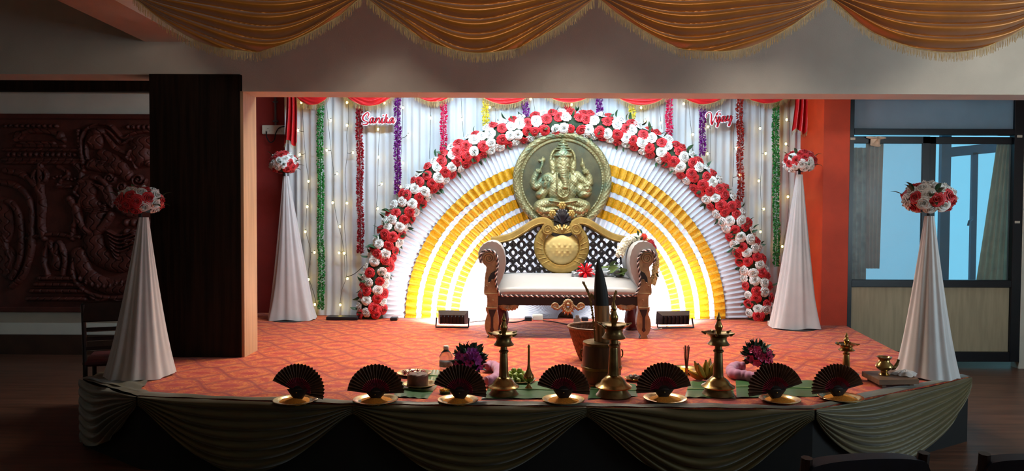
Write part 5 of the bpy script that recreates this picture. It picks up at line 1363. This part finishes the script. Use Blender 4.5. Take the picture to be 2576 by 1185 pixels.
orchid_bouquet(1905, 905, 936, 43, OR2, 'bouquet of pinkish orchids and dark leaves behind the sixth fan', 6, 0.1)
def tulle(pts, r, lab):
    P3 = [on(x, y, CT) + Vector((0, 0, r)) for x, y in pts]; sm = [Vector(p) for p in smooth_path(P3, 14)]; n_ = len(sm)
    rad = [r * (0.86 + 0.14 * abs(math.sin(i * 0.42))) * (0.75 + .25 * math.sin(PI * i / (n_ - 1)) ** .5) for i in range(n_)]
    single('pink_garland', tube(sm, rad, 14), m_tulle, lab, 'garland', 'pink tulle garlands', ang=180)
tulle([(1222, 938), (1236, 932), (1252, 942), (1254, 958), (1240, 970), (1222, 974)], 0.042, 'coiled pink tulle garland left of the first tall lamp')
tulle([(1874, 934), (1850, 934), (1838, 944), (1846, 954), (1872, 958), (1896, 962), (1920, 962)], 0.040, 'coiled pink tulle garland in front of the pinkish orchids')

# water bottle
m_pet = mat('clear_plastic', (222, 232, 234), 0.08, var=0.02, trans=0.92); m_cap = mat('white_cap', (232, 232, 230), 0.4); m_blabel = mat('bottle_label', (150, 160, 168), 0.5, var=0.3, scale=40)
c = on(1122, 938, CT); k = 1 / ppm(c.y); C0 = (c.x, c.y, CT)
t = thing('water_bottle', C0, 'clear plastic water bottle with a white cap behind the third fan', 'bottle')
obj('bottle_body', lathe([(r * k, z * k) for r, z in ((14, 0), (16.5, 2), (17, 8), (16, 12), (17, 16), (17, 32), (16.3, 36), (17, 42), (12, 52), (6.5, 58), (6, 62))], 24, C0), m_pet, t)
obj('cap', lathe([(r * k, z * k) for r, z in ((6.8, 60), (7, 61), (7, 67), (6, 68.5))], 18, C0), m_cap, t)
obj('bottle_label', lathe([(17.15 * k, 17 * k), (17.25 * k, 17.2 * k), (17.25 * k, 30 * k), (17.15 * k, 30.2 * k)], 24, C0), m_blabel, t)

# plates left of the third fan: petals and a brown cake
def plain_plate(px, py, r, lab, mm=m_steelp, lift=0.0, nm='serving_plate'):
    c = on(px, py, CT + lift); k = 1 / ppm(c.y)
    t = thing(nm, (c.x, c.y, CT + lift), lab, 'plate'); obj('plate_dish', dish((c.x, c.y, CT + lift), r * k), mm, t, ang=60)
    return c, k
c, k = plain_plate(1042, 944, 44, 'metal plate of red petals behind the brown cake')
m = MB(); mpet = mat('red_petals', (150, 16, 26), 0.6, var=0.4, scale=60)
for i in range(150):
    a = random.uniform(0, 2 * PI); q = 30 * k * math.sqrt(random.random()); P = Vector((c.x + q * math.cos(a), c.y + q * math.sin(a), CT + 0.012 + random.uniform(0, .018)))
    d = Vector((random.uniform(-1, 1), random.uniform(-1, 1), random.uniform(-.3, .6))).normalized() * .016; e = d.cross(Vector((0.1, .2, 1))).normalized() * .009
    m.add(([P - d, P + e + Vector((0, 0, .004)), P + d, P - e + Vector((0, 0, .004))], [(0, 1, 2, 3)]))
o = single('red_petals', m.vf(), mpet, 'heap of dark red petals on the metal plate', 'petals', smooth=False); o['kind'] = 'stuff'
c, k = plain_plate(1057, 972, 43, 'pale plate carrying the brown cake', m_steelp, 0.012)
m_cake = mat('brown_jaggery', (110, 74, 62), 0.6, var=0.35, scale=16, bump=0.4, bscale=40)
def cakefn(u, v):
    a = 2 * PI * u; pr = [(0.0, 30), (16, 31), (23, 29.5), (25.5, 26), (26, 20), (26.5, 4), (26, 0)]
    i = v * 6; j = min(int(i), 5); tt = i - j; r = (pr[j][0] * (1 - tt) + pr[j + 1][0] * tt) * k; z = (pr[j][1] * (1 - tt) + pr[j + 1][1] * tt) * k
    return (c.x - 6 * k + r * math.cos(a) * (1 + .012 * math.sin(20 * a)), c.y + r * math.sin(a), CT + 0.02 + z + .002 * math.sin(5 * a + 9 * r / k))
single('jaggery_cake', grid(cakefn, 60, 18, wrap=True, flip=True), m_cake, 'round brown cake on the pale plate beside the second fan', 'cake', ang=60)
m = MB(); c = on(1120, 990, CT); my = mat('yellow_marigold', (232, 176, 20), 0.6, var=0.25, scale=60)
obj_bowl = single('small_bowl', lathe([(0.02, 0), (0.034, 0.002), (0.042, 0.02), (0.039, 0.02), (0.03, 0.006), (0.01, 0.005)], 24, (c.x, c.y, CT)), m_bananaleaf, 'small green leaf cup of yellow petals below the third fan', 'bowl')
for i in range(46):
    a = random.uniform(0, 2 * PI); q = 0.032 * math.sqrt(random.random()); m.add(sphere((c.x + q * math.cos(a), c.y + q * math.sin(a), CT + 0.018 + random.uniform(0, .014)), 0.008, 5, 4))
o = single('yellow_petals', m.vf(), my, 'yellow marigold petals in the green leaf cup', 'petals'); o['kind'] = 'stuff'

# green fruits
c, k = plain_plate(1300, 960, 48, 'metal plate heaped with small green fruits')
m_fruit = mat('green_fruit', (140, 156, 62), 0.4, var=0.3, scale=25)
fm = mesh_of('green_fruit', sphere((0, 0, 0), 0.019, 10, 8, (1, 1, .92)), m_fruit)
spots = [(q * math.cos(a), q * math.sin(a), 0.027) for q, n_ in ((0.088, 13), (0.05, 8), (0.008, 1)) for a in [2 * PI * j / n_ for j in range(n_)]]
spots += [(q * math.cos(a + .3), q * math.sin(a + .3), 0.056) for q, n_ in ((0.064, 9), (0.024, 3)) for a in [2 * PI * j / n_ for j in range(n_)]] + [(0.02, 0, .083), (-0.022, .01, .082)]
for (dx, dy, dz) in spots:
    o = bpy.data.objects.new('green_fruit', fm); COL.objects.link(o); o.location = (c.x + dx, c.y + dy, CT + dz); o.scale = [random.uniform(.92, 1.06)] * 3
    o['label'] = 'small round green fruit heaped on the metal plate'; o['category'] = 'fruit'; o['group'] = 'green fruits heaped on the plate'

# right of the fifth fan: brass tray, incense, bananas, small dish
c, k = plain_plate(1722, 935, 46, 'brass tray of yellow powder behind the fifth fan', m_brass)
m_yel = mat('yellow_powder', (220, 160, 40), 0.85, var=0.2, scale=40)
o = single('yellow_powder', heap((c.x - 0.02, c.y, CT + 0.0075), 27 * k, 0.02, 31), m_yel, 'yellow powder heaped on the brass tray', 'powder', ang=180); o['kind'] = 'stuff'
c, k = plain_plate(1596, 958, 26, 'small metal dish of brown sweets left of the fifth fan')
for j in range(5):
    a = 2 * PI * j / 5; single('brown_sweet', sphere((c.x + .03 * math.cos(a), c.y + .03 * math.sin(a), CT + .026), .019, 10, 8, (1, 1, .9)), mat('brown_sweet', (74, 44, 26), 0.5), 'round brown sweet on the small metal dish', 'sweet', 'brown sweets on the small dish')
c = on(1727, 944, CT); k = 1 / ppm(c.y)
t = thing('incense_holder', (c.x, c.y, CT), 'bundle of brown incense sticks in a small brass holder', 'incense')
obj('holder_cup', lathe([(r * k, z * k) for r, z in ((9, 0), (9, 2), (4, 5), (4.5, 18), (5, 19), (3.5, 19), (3, 8))], 18, (c.x, c.y, CT)), m_brass, t)
mi = mat('incense_stick', (88, 52, 34), 0.8, var=0.3)
for j in range(11):
    a = 2 * PI * j / 11; dx, dy = math.cos(a), math.sin(a); h_ = random.uniform(70, 76)
    obj('incense_stick', tube([(c.x + 1.5 * k * dx, c.y + 1.5 * k * dy, CT + 9 * k), (c.x + 9 * k * dx * random.uniform(.5, 1), c.y + 9 * k * dy, CT + h_ * k)], 0.0028, 5), mi, t)
c = on(1772, 958, CT); k = 1 / ppm(c.y)
m_ban = mat('banana_skin', (186, 142, 46), 0.45, var=0.3, scale=9, col2=(146, 110, 40)); m_bant = mat('banana_tip', (60, 46, 28), 0.7)
t = thing('banana_bunch', (c.x, c.y, CT), 'bunch of small yellow brown bananas beside the brass lamp', 'bananas')
hub = Vector((c.x + 4 * k, c.y, CT + 8 * k)); obj('stem', tube([hub - Vector((0, 0, 5 * k)), hub + Vector((0, 0, 8 * k))], 0.018, 8), m_bant, t)
for j in range(10):
    a = math.radians(-35 + j * 27); el = (0.35, 0.85)[j % 2]
    d = Vector((math.cos(a) * math.cos(el), (-.55 if j % 2 else .25) * math.cos(el), abs(math.sin(a)) * .6 + math.sin(el) * .7)).normalized()
    L = 44 * k; up = Vector((0, 0, 1)); pts = [hub + d * L * s + up * (0.030 * (s - s * s) * -2.0 + 0.012 * s * s) for s in (0.05, .25, .5, .75, .92, 1.0)]
    pts = [Vector((p.x, p.y, max(p.z, CT + 0.024))) for p in pts]
    bn = obj('banana', tube(pts, [0.011, 0.022, 0.025, 0.023, 0.013, 0.006], 8), m_ban, t); obj('banana_tip', sphere(pts[-1], 0.007, 6, 5), m_bant, bn)

# wooden seat plank, spouted pot, white cloth
m_plank = mat('plank_wood', (110, 78, 54), 0.5, var=0.3, scale=3, stretch=(1, 8, 6))
zp = CT + 0.065
q = [on(2212, 956, zp), on(2312, 954, zp), on(2268, 930, zp), on(2168, 934, zp)]
t = thing('wooden_plank', tuple(sum(q, Vector()) / 4 - Vector((0, 0, 0.065))), 'low wooden plank seat carrying the spouted brass pot', 'plank')
obj('plank_top', slab([(p.x, p.y) for p in q], zp - 0.035, zp), m_plank, t, smooth=False)
cq = sum(q, Vector()) / 4
for s in (-.7, .7):
    e = (q[1] - q[0]).normalized(); w_ = (q[3] - q[0]); base = cq + (q[1] - q[0]) * .5 * s
    qq = [base - w_ * .42 - e * .015, base - w_ * .42 + e * .015, base + w_ * .42 + e * .015, base + w_ * .42 - e * .015]
    obj('plank_batten', slab([(p.x, p.y) for p in qq], CT + 0.001, zp - 0.035), m_plank, t, smooth=False)
g = on(2224, 943, zp); k = 1 / ppm(g.y); C0 = (g.x, g.y, zp)
t = thing('spouted_pot', C0, 'brass spouted water pot standing on the wooden plank', 'pot')
obj('pot_body', lathe([(r * k, z * k) for r, z in ((13, 0), (14, 1.5), (8, 7), (8, 10), (17, 16), (21, 22), (19, 28), (13.5, 33), (12.5, 38), (17, 44), (18, 46), (16, 46), (12, 40))], 32, C0), m_brass, t)
obj('spout', tube(smooth_path([(g.x + 16 * k, g.y, zp + 18 * k), (g.x + 24 * k, g.y - .01, zp + 20 * k), (g.x + 30 * k, g.y - .01, zp + 28 * k), (g.x + 34 * k, g.y - .01, zp + 40 * k)], 4), [6 * k] * 5 + [4.5 * k] * 4 + [3.6 * k] * 4, 10), m_brassd, t)
g = on(2276, 944, zp)
def rag(u, v):
    a = 2 * PI * u; r = v * (0.082 + .014 * math.sin(3 * a) + .008 * math.sin(7 * a))
    return (g.x + 1.05 * r * math.cos(a), g.y + r * .8 * math.sin(a), zp + 0.002 + 0.03 * (1 - v ** 2) + 0.006 * (1 + math.sin(a * 6 + v * 9)) * (1 - v) + .004 * (1 + math.sin(9 * a)) * v)
single('white_cloth', grid(rag, 48, 12, wrap=True), m_satin, 'folded white cloth on the wooden plank beside the pot', 'cloth', ang=180)
# ================================================================== MURAL, CHAIRS, CABLES, SMALL FITTINGS
m_terra = mat('terracotta_relief', (84, 34, 25), 0.6, var=0.25, scale=6, bump=0.3, bscale=60)
YU = 8.80
mx0, mx1 = -6.75, -3.20; mz0, mz1 = at(150, 785, YU).z, at(150, 287, YU).z
mur = thing('carved_mural', ((mx0 + mx1) / 2, YU, mz0), 'terracotta mural carved with figures, arches and scrolls', 'mural')
obj('mural_panel', box(mx0, mx1, YU - 0.01, 8.838, mz0, mz1), m_terra, mur, smooth=False)
for a, b in (((mx0, mz1 - .03), (mx1, mz1 - .03)), ((mx0, mz0 + .03), (mx1, mz0 + .03))):
    obj('mural_border', bevel_box(a[0], b[0], YU - 0.035, YU - 0.01, a[1] - .03, a[1] + .03, .008), m_terra, mur, smooth=False)
ppx = ppm(YU)
NX, NZ = 420, 330
X, Y = np.meshgrid(np.linspace(-60, 560, NX), np.linspace(312, 765, NZ)); H = np.zeros_like(X)
def P2(h):
    global H
    H = np.maximum(H, h)
def cap(pts, r, h, n_=5): P2(hf_cap(X, Y, smooth_path(pts, n_), r, h))
def ell(cx, cy, rx, ry, h, rot=0.0): P2(hf_ell(X, Y, cx, cy, rx, ry, h, rot))
# temple front on the left
for y_, x0_, x1_ in ((360, 60, 140), (368, 50, 165), (378, 15, 205), (402, 10, 215), (410, 20, 210)): cap([(x0_, y_), (x1_, y_)], 4.5, 7)
cap([(45, 352), (70, 334), (105, 330), (140, 334), (165, 352)], 7, 9); ell(52, 342, 12, 12, 10); ell(155, 342, 12, 12, 10)
for i in range(14): ell(20 + i * 14, 305, 6, 6, 8); ell(25 + i * 14, 390, 5.5, 6, 6)
for i in range(10): ell(20 + i * 14, 318, 6, 5, 7)
cap([(105, 416), (106, 480), (104, 540)], 8, 9); cap([(88, 440), (104, 424), (122, 438), (118, 456), (100, 462), (88, 448), (92, 436)], 5, 9)
cap([(20, 430), (60, 440), (95, 470), (110, 510), (106, 560), (112, 600)], 9, 10); cap([(5, 460), (40, 466), (70, 490), (84, 530), (82, 580), (80, 630), (60, 690), (30, 720)], 8, 10)
cap([(0, 500), (30, 510), (50, 540), (56, 600), (50, 660), (30, 700)], 8, 9); ell(8, 560, 30, 60, 9); ell(20, 660, 26, 42, 8)
for i in range(6): cap([(-40 + i * 10, 520 + i * 20), (-10 + i * 8, 540 + i * 22), (20, 560 + i * 24)], 4, 9)
# altar with steps
for y_, x0_, x1_ in ((700, 100, 190), (716, 90, 205), (732, 80, 210), (752, 70, 215)): cap([(x0_, y_), (x1_, y_)], 6, 9)
cap([(120, 690), (112, 650), (125, 610), (140, 640), (150, 610), (165, 650), (160, 690)], 7, 9); ell(143, 660, 14, 22, 10); cap([(70, 600), (130, 590), (200, 596)], 6, 8)
cap([(190, 410), (206, 430), (210, 470), (204, 520), (190, 560), (184, 600)], 7, 9); cap([(150, 420), (176, 436), (160, 452), (150, 470), (182, 470)], 5, 8)
for i in range(8): ell(140 + i * 9, 448 - 4 * math.sin(i), 4.5, 4.5, 8)
# arch with beads and two heads
cap([(212, 400), (210, 360), (220, 330), (250, 312), (282, 316), (302, 336), (316, 348), (340, 336), (380, 330), (420, 340)], 5, 9); cap([(224, 400), (222, 365), (232, 340), (254, 326), (278, 330), (298, 350), (312, 362), (334, 350), (380, 346)], 4, 8)
for i in range(12): a = PI * i / 11; ell(205 + 60 * (1 - math.cos(a)) * .1 - 2, 330 + i * 9, 6, 6, 10)
for i in range(9): ell(328 + i * 13, 320, 6.5, 7, 10)
ell(246, 352, 21, 26, 12); cap([(240, 346), (232, 356), (238, 362)], 4, 14); ell(250, 332, 22, 12, 13)
for i in range(9): cap([(268 + i * 2, 336 + i * 2), (282 + i * 3, 362 + i * 2), (300 + i * 4, 380 + i), (330 + i * 2, 384 + i * 5)], 2.4, 9)
ell(356, 386, 26, 34, 13, .2); cap([(335, 380), (326, 396), (334, 402)], 5, 14); ell(366, 360, 36, 18, 13); ell(378, 410, 12, 10, 12)
cap([(262, 390), (300, 410), (322, 440)], 16, 11); cap([(232, 418), (262, 424), (312, 432)], 11, 12); ell(240, 412, 16, 14, 12)
for i in range(5): cap([(250, 404 + i * 4), (300, 414 + i * 4)], 2, 12)
for c_ in ((280, 448, 15), (352, 452, 19), (312, 470, 15)):
    pts = [(c_[0] + c_[2] * (1 - i / 22) * math.cos(i * .55), c_[1] + c_[2] * (1 - i / 22) * math.sin(i * .55)) for i in range(22)]; cap(pts, 3.2, 9, 2)
# kneeling figure
ell(222, 476, 26, 28, 13); cap([(202, 470), (194, 484), (202, 492)], 5, 13); cap([(206, 458), (230, 446), (258, 452), (276, 470), (286, 500)], 8, 12)
for i in range(7): cap([(240 + i * 4, 462 + i), (262 + i * 4, 478 + i * 3), (276 + i * 2, 510 + i * 2)], 2.4, 12)
cap([(224, 508), (244, 530), (236, 566)], 22, 12); cap([(196, 520), (206, 560), (236, 590), (264, 566), (282, 540)], 10, 13); cap([(180, 500), (196, 540), (190, 566)], 10, 12)
for i in range(4): cap([(222, 516 + i * 5), (250, 520 + i * 5), (272, 514 + i * 5)], 2.4, 14)
cap([(236, 600), (250, 640), (300, 660), (340, 640)], 26, 12); cap([(200, 640), (220, 690), (270, 720), (330, 716)], 20, 11); cap([(190, 640), (186, 690), (214, 730), (270, 748), (340, 744)], 6, 10)
for i in range(7): cap([(276 + i * 2, 580 + i * 9), (306, 592 + i * 10), (344, 580 + i * 9)], 3.2, 14)
for i in range(10): ell(206 + i * 15, 700 + 12 * math.sin(i * .5) + i * 2, 5, 9, 14)
for j in range(12): ell(320 + (j % 4) * 18, 560 + (j // 4) * 24, 9, 10, 10); 
cap([(300, 520), (330, 540), (352, 520), (340, 490)], 8, 11); cap([(230, 745), (250, 755), (280, 748), (300, 758)], 5, 9)
H = H - 2.5 * (np.sin(X * .35 + np.sin(Y * .2) * 2) > .93) * (H > 4)
H = H + np.where(H > 0, .5 * np.sin(X * .21 + Y * .13), 0)
vs = []; cx_ = [at(x, 530, YU).x for x in np.linspace(-60, 560, NX)]; cz_ = [at(200, y, YU).z for y in np.linspace(312, 765, NZ)]
for j in range(NZ):
    for i in range(NX): vs.append((cx_[i], YU - 0.011 - H[j, i] / ppx * 1.1, cz_[j]))
sel = [i for i in range(NX) if mx0 < cx_[i] < mx1]
fs = [(j * NX + i, j * NX + i + 1, (j + 1) * NX + i + 1, (j + 1) * NX + i) for j in range(NZ - 1) for i in sel[:-1] if max(H[j, i], H[j + 1, i], H[j, i + 1], H[j + 1, i + 1]) > 0.6]
used = sorted({i for q in fs for i in q}); mp_ = {a: b for b, a in enumerate(used)}
obj('mural_relief', ([vs[i] for i in used], [tuple(mp_[i] for i in q)[::-1] for q in fs]), m_terra, mur, ang=180)

# chairs
m_chw = mat('chair_dark_wood', (40, 22, 18), 0.4, var=0.3); m_chs = mat('chair_seat_maroon', (74, 22, 22), 0.7, var=0.2); m_chb = mat('chair_navy_cover', (16, 22, 44), 0.55, var=0.2); m_chrome = mat('chair_chrome', (190, 190, 195), 0.2, metal=1.0)
def chair(loc, rz, lab, cover, slats):
    t = thing('hall_chair', loc, lab, 'chair', 'hall chairs'); t.rotation_euler = (0, 0, rz); o0 = Vector(loc)
    def L(vf): return [(p[0] + o0.x, p[1] + o0.y, p[2] + o0.z) for p in vf[0]], vf[1]
    obj('seat', L(bevel_box(-.22, .22, -.22, .22, .42, .48, .02)), cover, t, smooth=False)
    for sx in (-1, 1):
        obj('leg', L(tube([(sx * .20, -.20, 0), (sx * .20, -.20, .44)], .018, 8)), m_chw, t)
        obj('leg', L(tube(smooth_path([(sx * .20, .22, 0), (sx * .20, .20, .44), (sx * .20, .25, .95)], 4), .018, 8)), m_chw, t)
    if slats:
        for z_ in (.56, .64, .72): obj('back_slat', L(bevel_box(-.19, .19, .205, .22, z_, z_ + .03, .004)), m_chrome if False else m_chw, t, smooth=False)
        obj('top_rail', L(bevel_box(-.21, .21, .22, .26, .80, .97, .012)), m_chw, t, smooth=False)
        for z_ in (.555, .635, .715): obj('chrome_bar', L(tube([(-.19, .20, z_), (.19, .20, z_)], .004, 6)), m_chrome, t)
    else:
        out = smooth_path([(-.215, .52), (-.225, .75), (-.205, .90), (-.16, .935), (0, .945), (.16, .935), (.205, .90), (.225, .75), (.215, .52)], 5)
        obj('backrest', L(prism([(x, z) for x, z in out][::-1], .215, .275)), cover, t, ang=50)
    return t
g = on(192, 1046, FZ)
chair((g.x + .22, g.y + .22, FZ), math.radians(200), 'dark wooden chair beside the left corner of the stage', m_chs, True)
for px, py, rz, lab in ((2150, 1150, 8, 'dark navy chair back at the bottom right of the picture'), (2665, 1140, -6, 'dark chair back cut off by the right picture edge')):
    P = at(px, py, 2.305); chair((P.x, P.y + .245, FZ), math.radians(180 + rz), lab, m_chb, False)

# wall socket and conduit on the red wall
m_ivory = mat('socket_ivory', (206, 198, 180), 0.45, var=0.05); m_cable = mat('black_cable', (16, 14, 16), 0.5); m_conduit = mat('grey_conduit', (74, 70, 72), 0.5)
YK = 8.98
a, b = at(662, 338, YK), at(719, 316, YK)
t = thing('wall_socket', ((a.x + b.x) / 2, YK, a.z), 'ivory double socket board on the dark red wall', 'socket')
obj('board', bevel_box(a.x, b.x, YK - .045, YK, a.z, b.z, .006), m_ivory, t, smooth=False)
for cx in (674, 705):
    for dx, dy in ((0, -3), (-4, 3), (4, 3)):
        p = at(cx + dx, 327 + dy, YK - .046); obj('socket_hole', lathe([(.001, 0), (.008, 0), (.008, .003), (.001, .003)], 8, (p.x, p.y, p.z)), m_cable, t)
obj('cable', tube(smooth_path([at(671, 331, YK - .05), at(671, 345, YK - .06), at(680, 358, YK - .06), at(690, 352, YK - .06), at(694, 335, YK - .06), at(702, 322, YK - .06), at(716, 318, YK - .06)], 6), .007, 6), m_cable, t)
p0_, p1_ = at(693, 316, YK - .02), at(691, 235, YK - .02)
t = thing('wall_conduit', tuple(p0_), 'grey conduit pipe running up from the wall socket', 'conduit')
obj('pipe', tube([(p0_.x, YK - .016, p0_.z), (p0_.x, YK - .016, 3.2)], .012, 8), m_conduit, t)
for py in (256, 305):
    p = at(692, py, YK - .02); obj('clamp', bevel_box(p0_.x - .03, p0_.x + .03, YK - .03, YK - .001, p.z - .008, p.z + .008, .003), m_conduit, t, smooth=False)

# boxes, adapters and cables on the stage floor behind the sofa
def gbox(px0, px1, py1, hpx, dep, m_, nm, lab, cat):
    a, b = on(px0, py1, CT), on(px1, py1, CT); k = 1 / ppm(a.y)
    return single(nm, bevel_box(a.x, b.x, a.y, a.y + dep, CT, CT + hpx * k, .006), m_, lab, cat, smooth=False)
gbox(820, 900, 806, 9, .16, m_blackmetal, 'flat_black_box', 'flat black box on the floor at the foot of the left curtain', 'box')
gbox(981, 999, 807, 8, .1, m_blackmetal, 'black_block', 'small black block between the roses and the gold band', 'block')
gbox(1834, 1876, 803, 8, .10, m_blackmetal, 'black_strip_light', 'low black strip lamp at the right foot of the gold band', 'lamp')
gbox(1340, 1366, 806, 14, .08, m_ivory, 'extension_socket', 'white extension socket on the floor behind the sofa', 'socket')
o = gbox(1320, 1338, 808, 10, .08, m_blackmetal, 'power_brick', 'small black power brick left of the white extension socket', 'power brick')
gbox(1464, 1480, 808, 9, .08, m_blackmetal, 'power_brick', 'small black power brick right of the white adapter', 'power brick')
gbox(1934, 1950, 820, 12, .05, m_ivory, 'white_block', 'small white block at the foot of the back right flower stand', 'block')
c = on(1452, 816, CT); k = 1 / ppm(c.y)
t = thing('white_adapter', (c.x, c.y, CT), 'white plug adapter on the carpet under the sofa', 'adapter')
obj('adapter_body', bevel_box(c.x - 9 * k, c.x + 9 * k, c.y - .03, c.y + .04, CT, CT + 16 * k, .008), m_ivory, t, smooth=False)
obj('adapter_neck', bevel_box(c.x - 5 * k, c.x + 5 * k, c.y - .02, c.y + .03, CT + 16 * k, CT + 23 * k, .006), m_ivory, t, smooth=False)
def cable(pts, r, m_, lab):
    single('floor_cable', tube(smooth_path([on(x, y, CT) + Vector((0, 0, r)) for x, y in pts], 6), r, 6), m_, lab, 'cable')
cable([(1182, 812), (1230, 808), (1290, 812), (1322, 806)], .006, m_cable, 'black cable from the left floodlight to the power brick')
cable([(1366, 808), (1400, 812), (1430, 818), (1470, 820), (1500, 812)], .006, m_cable, 'black cable snaking past the white adapter')
cable([(1462, 814), (1480, 818), (1496, 810), (1520, 804)], .005, m_ivory, 'white cable curling from the white adapter')
cable([(1648, 812), (1636, 822), (1646, 830), (1668, 826), (1682, 818)], .005, m_ivory, 'pale cable looped beside the right floodlight')

# curtains behind the partition glass, cloth scrap, tape
m_tan = mat('tan_curtain', (176, 148, 116), 0.8, var=0.15, scale=8, transl=0.5)
m_net = mat('grey_net_curtain', (150, 142, 120), 0.85, var=0.3, scale=10, transl=0.6)
def pane_curtain(l0, l1, r0, r1, y0, y1, Yc, n_, m_, lab):
    def fn(u, v):
        x = (at(l0, 500, Yc).x * (1 - v) + at(l1, 500, Yc).x * v) * (1 - u) + (at(r0, 500, Yc).x * (1 - v) + at(r1, 500, Yc).x * v) * u
        return (x, Yc + .025 * math.sin(u * n_ * 2 * PI + v), at(2300, y0, Yc).z * (1 - v) + at(2300, y1, Yc).z * v)
    single('window_curtain', grid(fn, n_ * 10, 12), m_, lab, 'curtain', 'curtains behind the partition glass', ang=180)
pane_curtain(2176, 2182, 2220, 2216, 350, 676, 8.36, 4, m_tan, 'tan curtain strip behind the left partition pane')
pane_curtain(2128, 2128, 2180, 2184, 372, 716, 8.40, 4, m_net, 'greyish torn net curtain beside the orange pillar')
pane_curtain(2508, 2462, 2546, 2546, 345, 716, 8.36, 5, m_tan, 'gathered tan curtain behind the right partition pane')
single('curtain_wire', tube([(wx(2120), 8.38, wz(347)), (wx(2550), 8.38, wz(347))], .006, 6), m_conduit, 'thin wire carrying the curtains behind the glass', 'wire')
m_scrap = mat('peach_cloth_scrap', (206, 176, 150), 0.8, var=0.15)
P = at(2204, 349, YW - .055)
def scrap(u, v):
    a = 2 * PI * u; r = v * (.075 + .02 * math.sin(3 * a) + .012 * math.sin(5 * a + 1)); return (P.x + 1.2 * r * math.cos(a), YW - .055 - .02 * (1 - v) * (1 + .5 * math.sin(5 * a)), P.z + .42 * r * math.sin(a) - (.05 * v if math.sin(a) < -.5 else 0))
single('cloth_scrap', grid(scrap, 40, 6, wrap=True), m_scrap, 'crumpled peach cloth scrap tied to the partition frame', 'cloth', ang=180)
for px, py, lab in ((2145, 349, 'white tape scrap at the left end of the partition rail'), (2565, 343, 'white tape scrap at the top right of the partition frame'), (2559, 559, 'white tape scrap on the right partition jamb')):
    p = at(px, py, YW - .045); single('tape_scrap', bevel_box(p.x - .028, p.x + .028, YW - .052, YW - .04, p.z - .014, p.z + .014, .003), m_ivory, lab, 'tape', 'tape scraps on the partition', smooth=False)

# assumed lamp fittings on the stage ceiling, out of view
m_tube = mat('lamp_tube_glow', (230, 245, 255), 0.3, emit=(210, 240, 255), estr=6); 
t = thing('assumed_ceiling_lamp', (0.25, 6.95, 3.36), 'assumed long lamp panel, unseen on the stage ceiling behind the beam', 'lamp')
obj('lamp_box', bevel_box(-1.3, 1.8, 6.68, 7.22, 3.36, 3.6, .01), m_ivory, t, smooth=False)
t = thing('assumed_tube_lamp', (0.2, 7.33, 3.33), 'assumed tube lamp, unseen on the stage ceiling above the arch', 'lamp')
obj('tube_fitting', bevel_box(-1.7, 2.1, 7.28, 7.38, 3.33, 3.6, .01), m_ivory, t, smooth=False)
for o in bpy.data.objects:
    if '_o' in o: del o['_o']
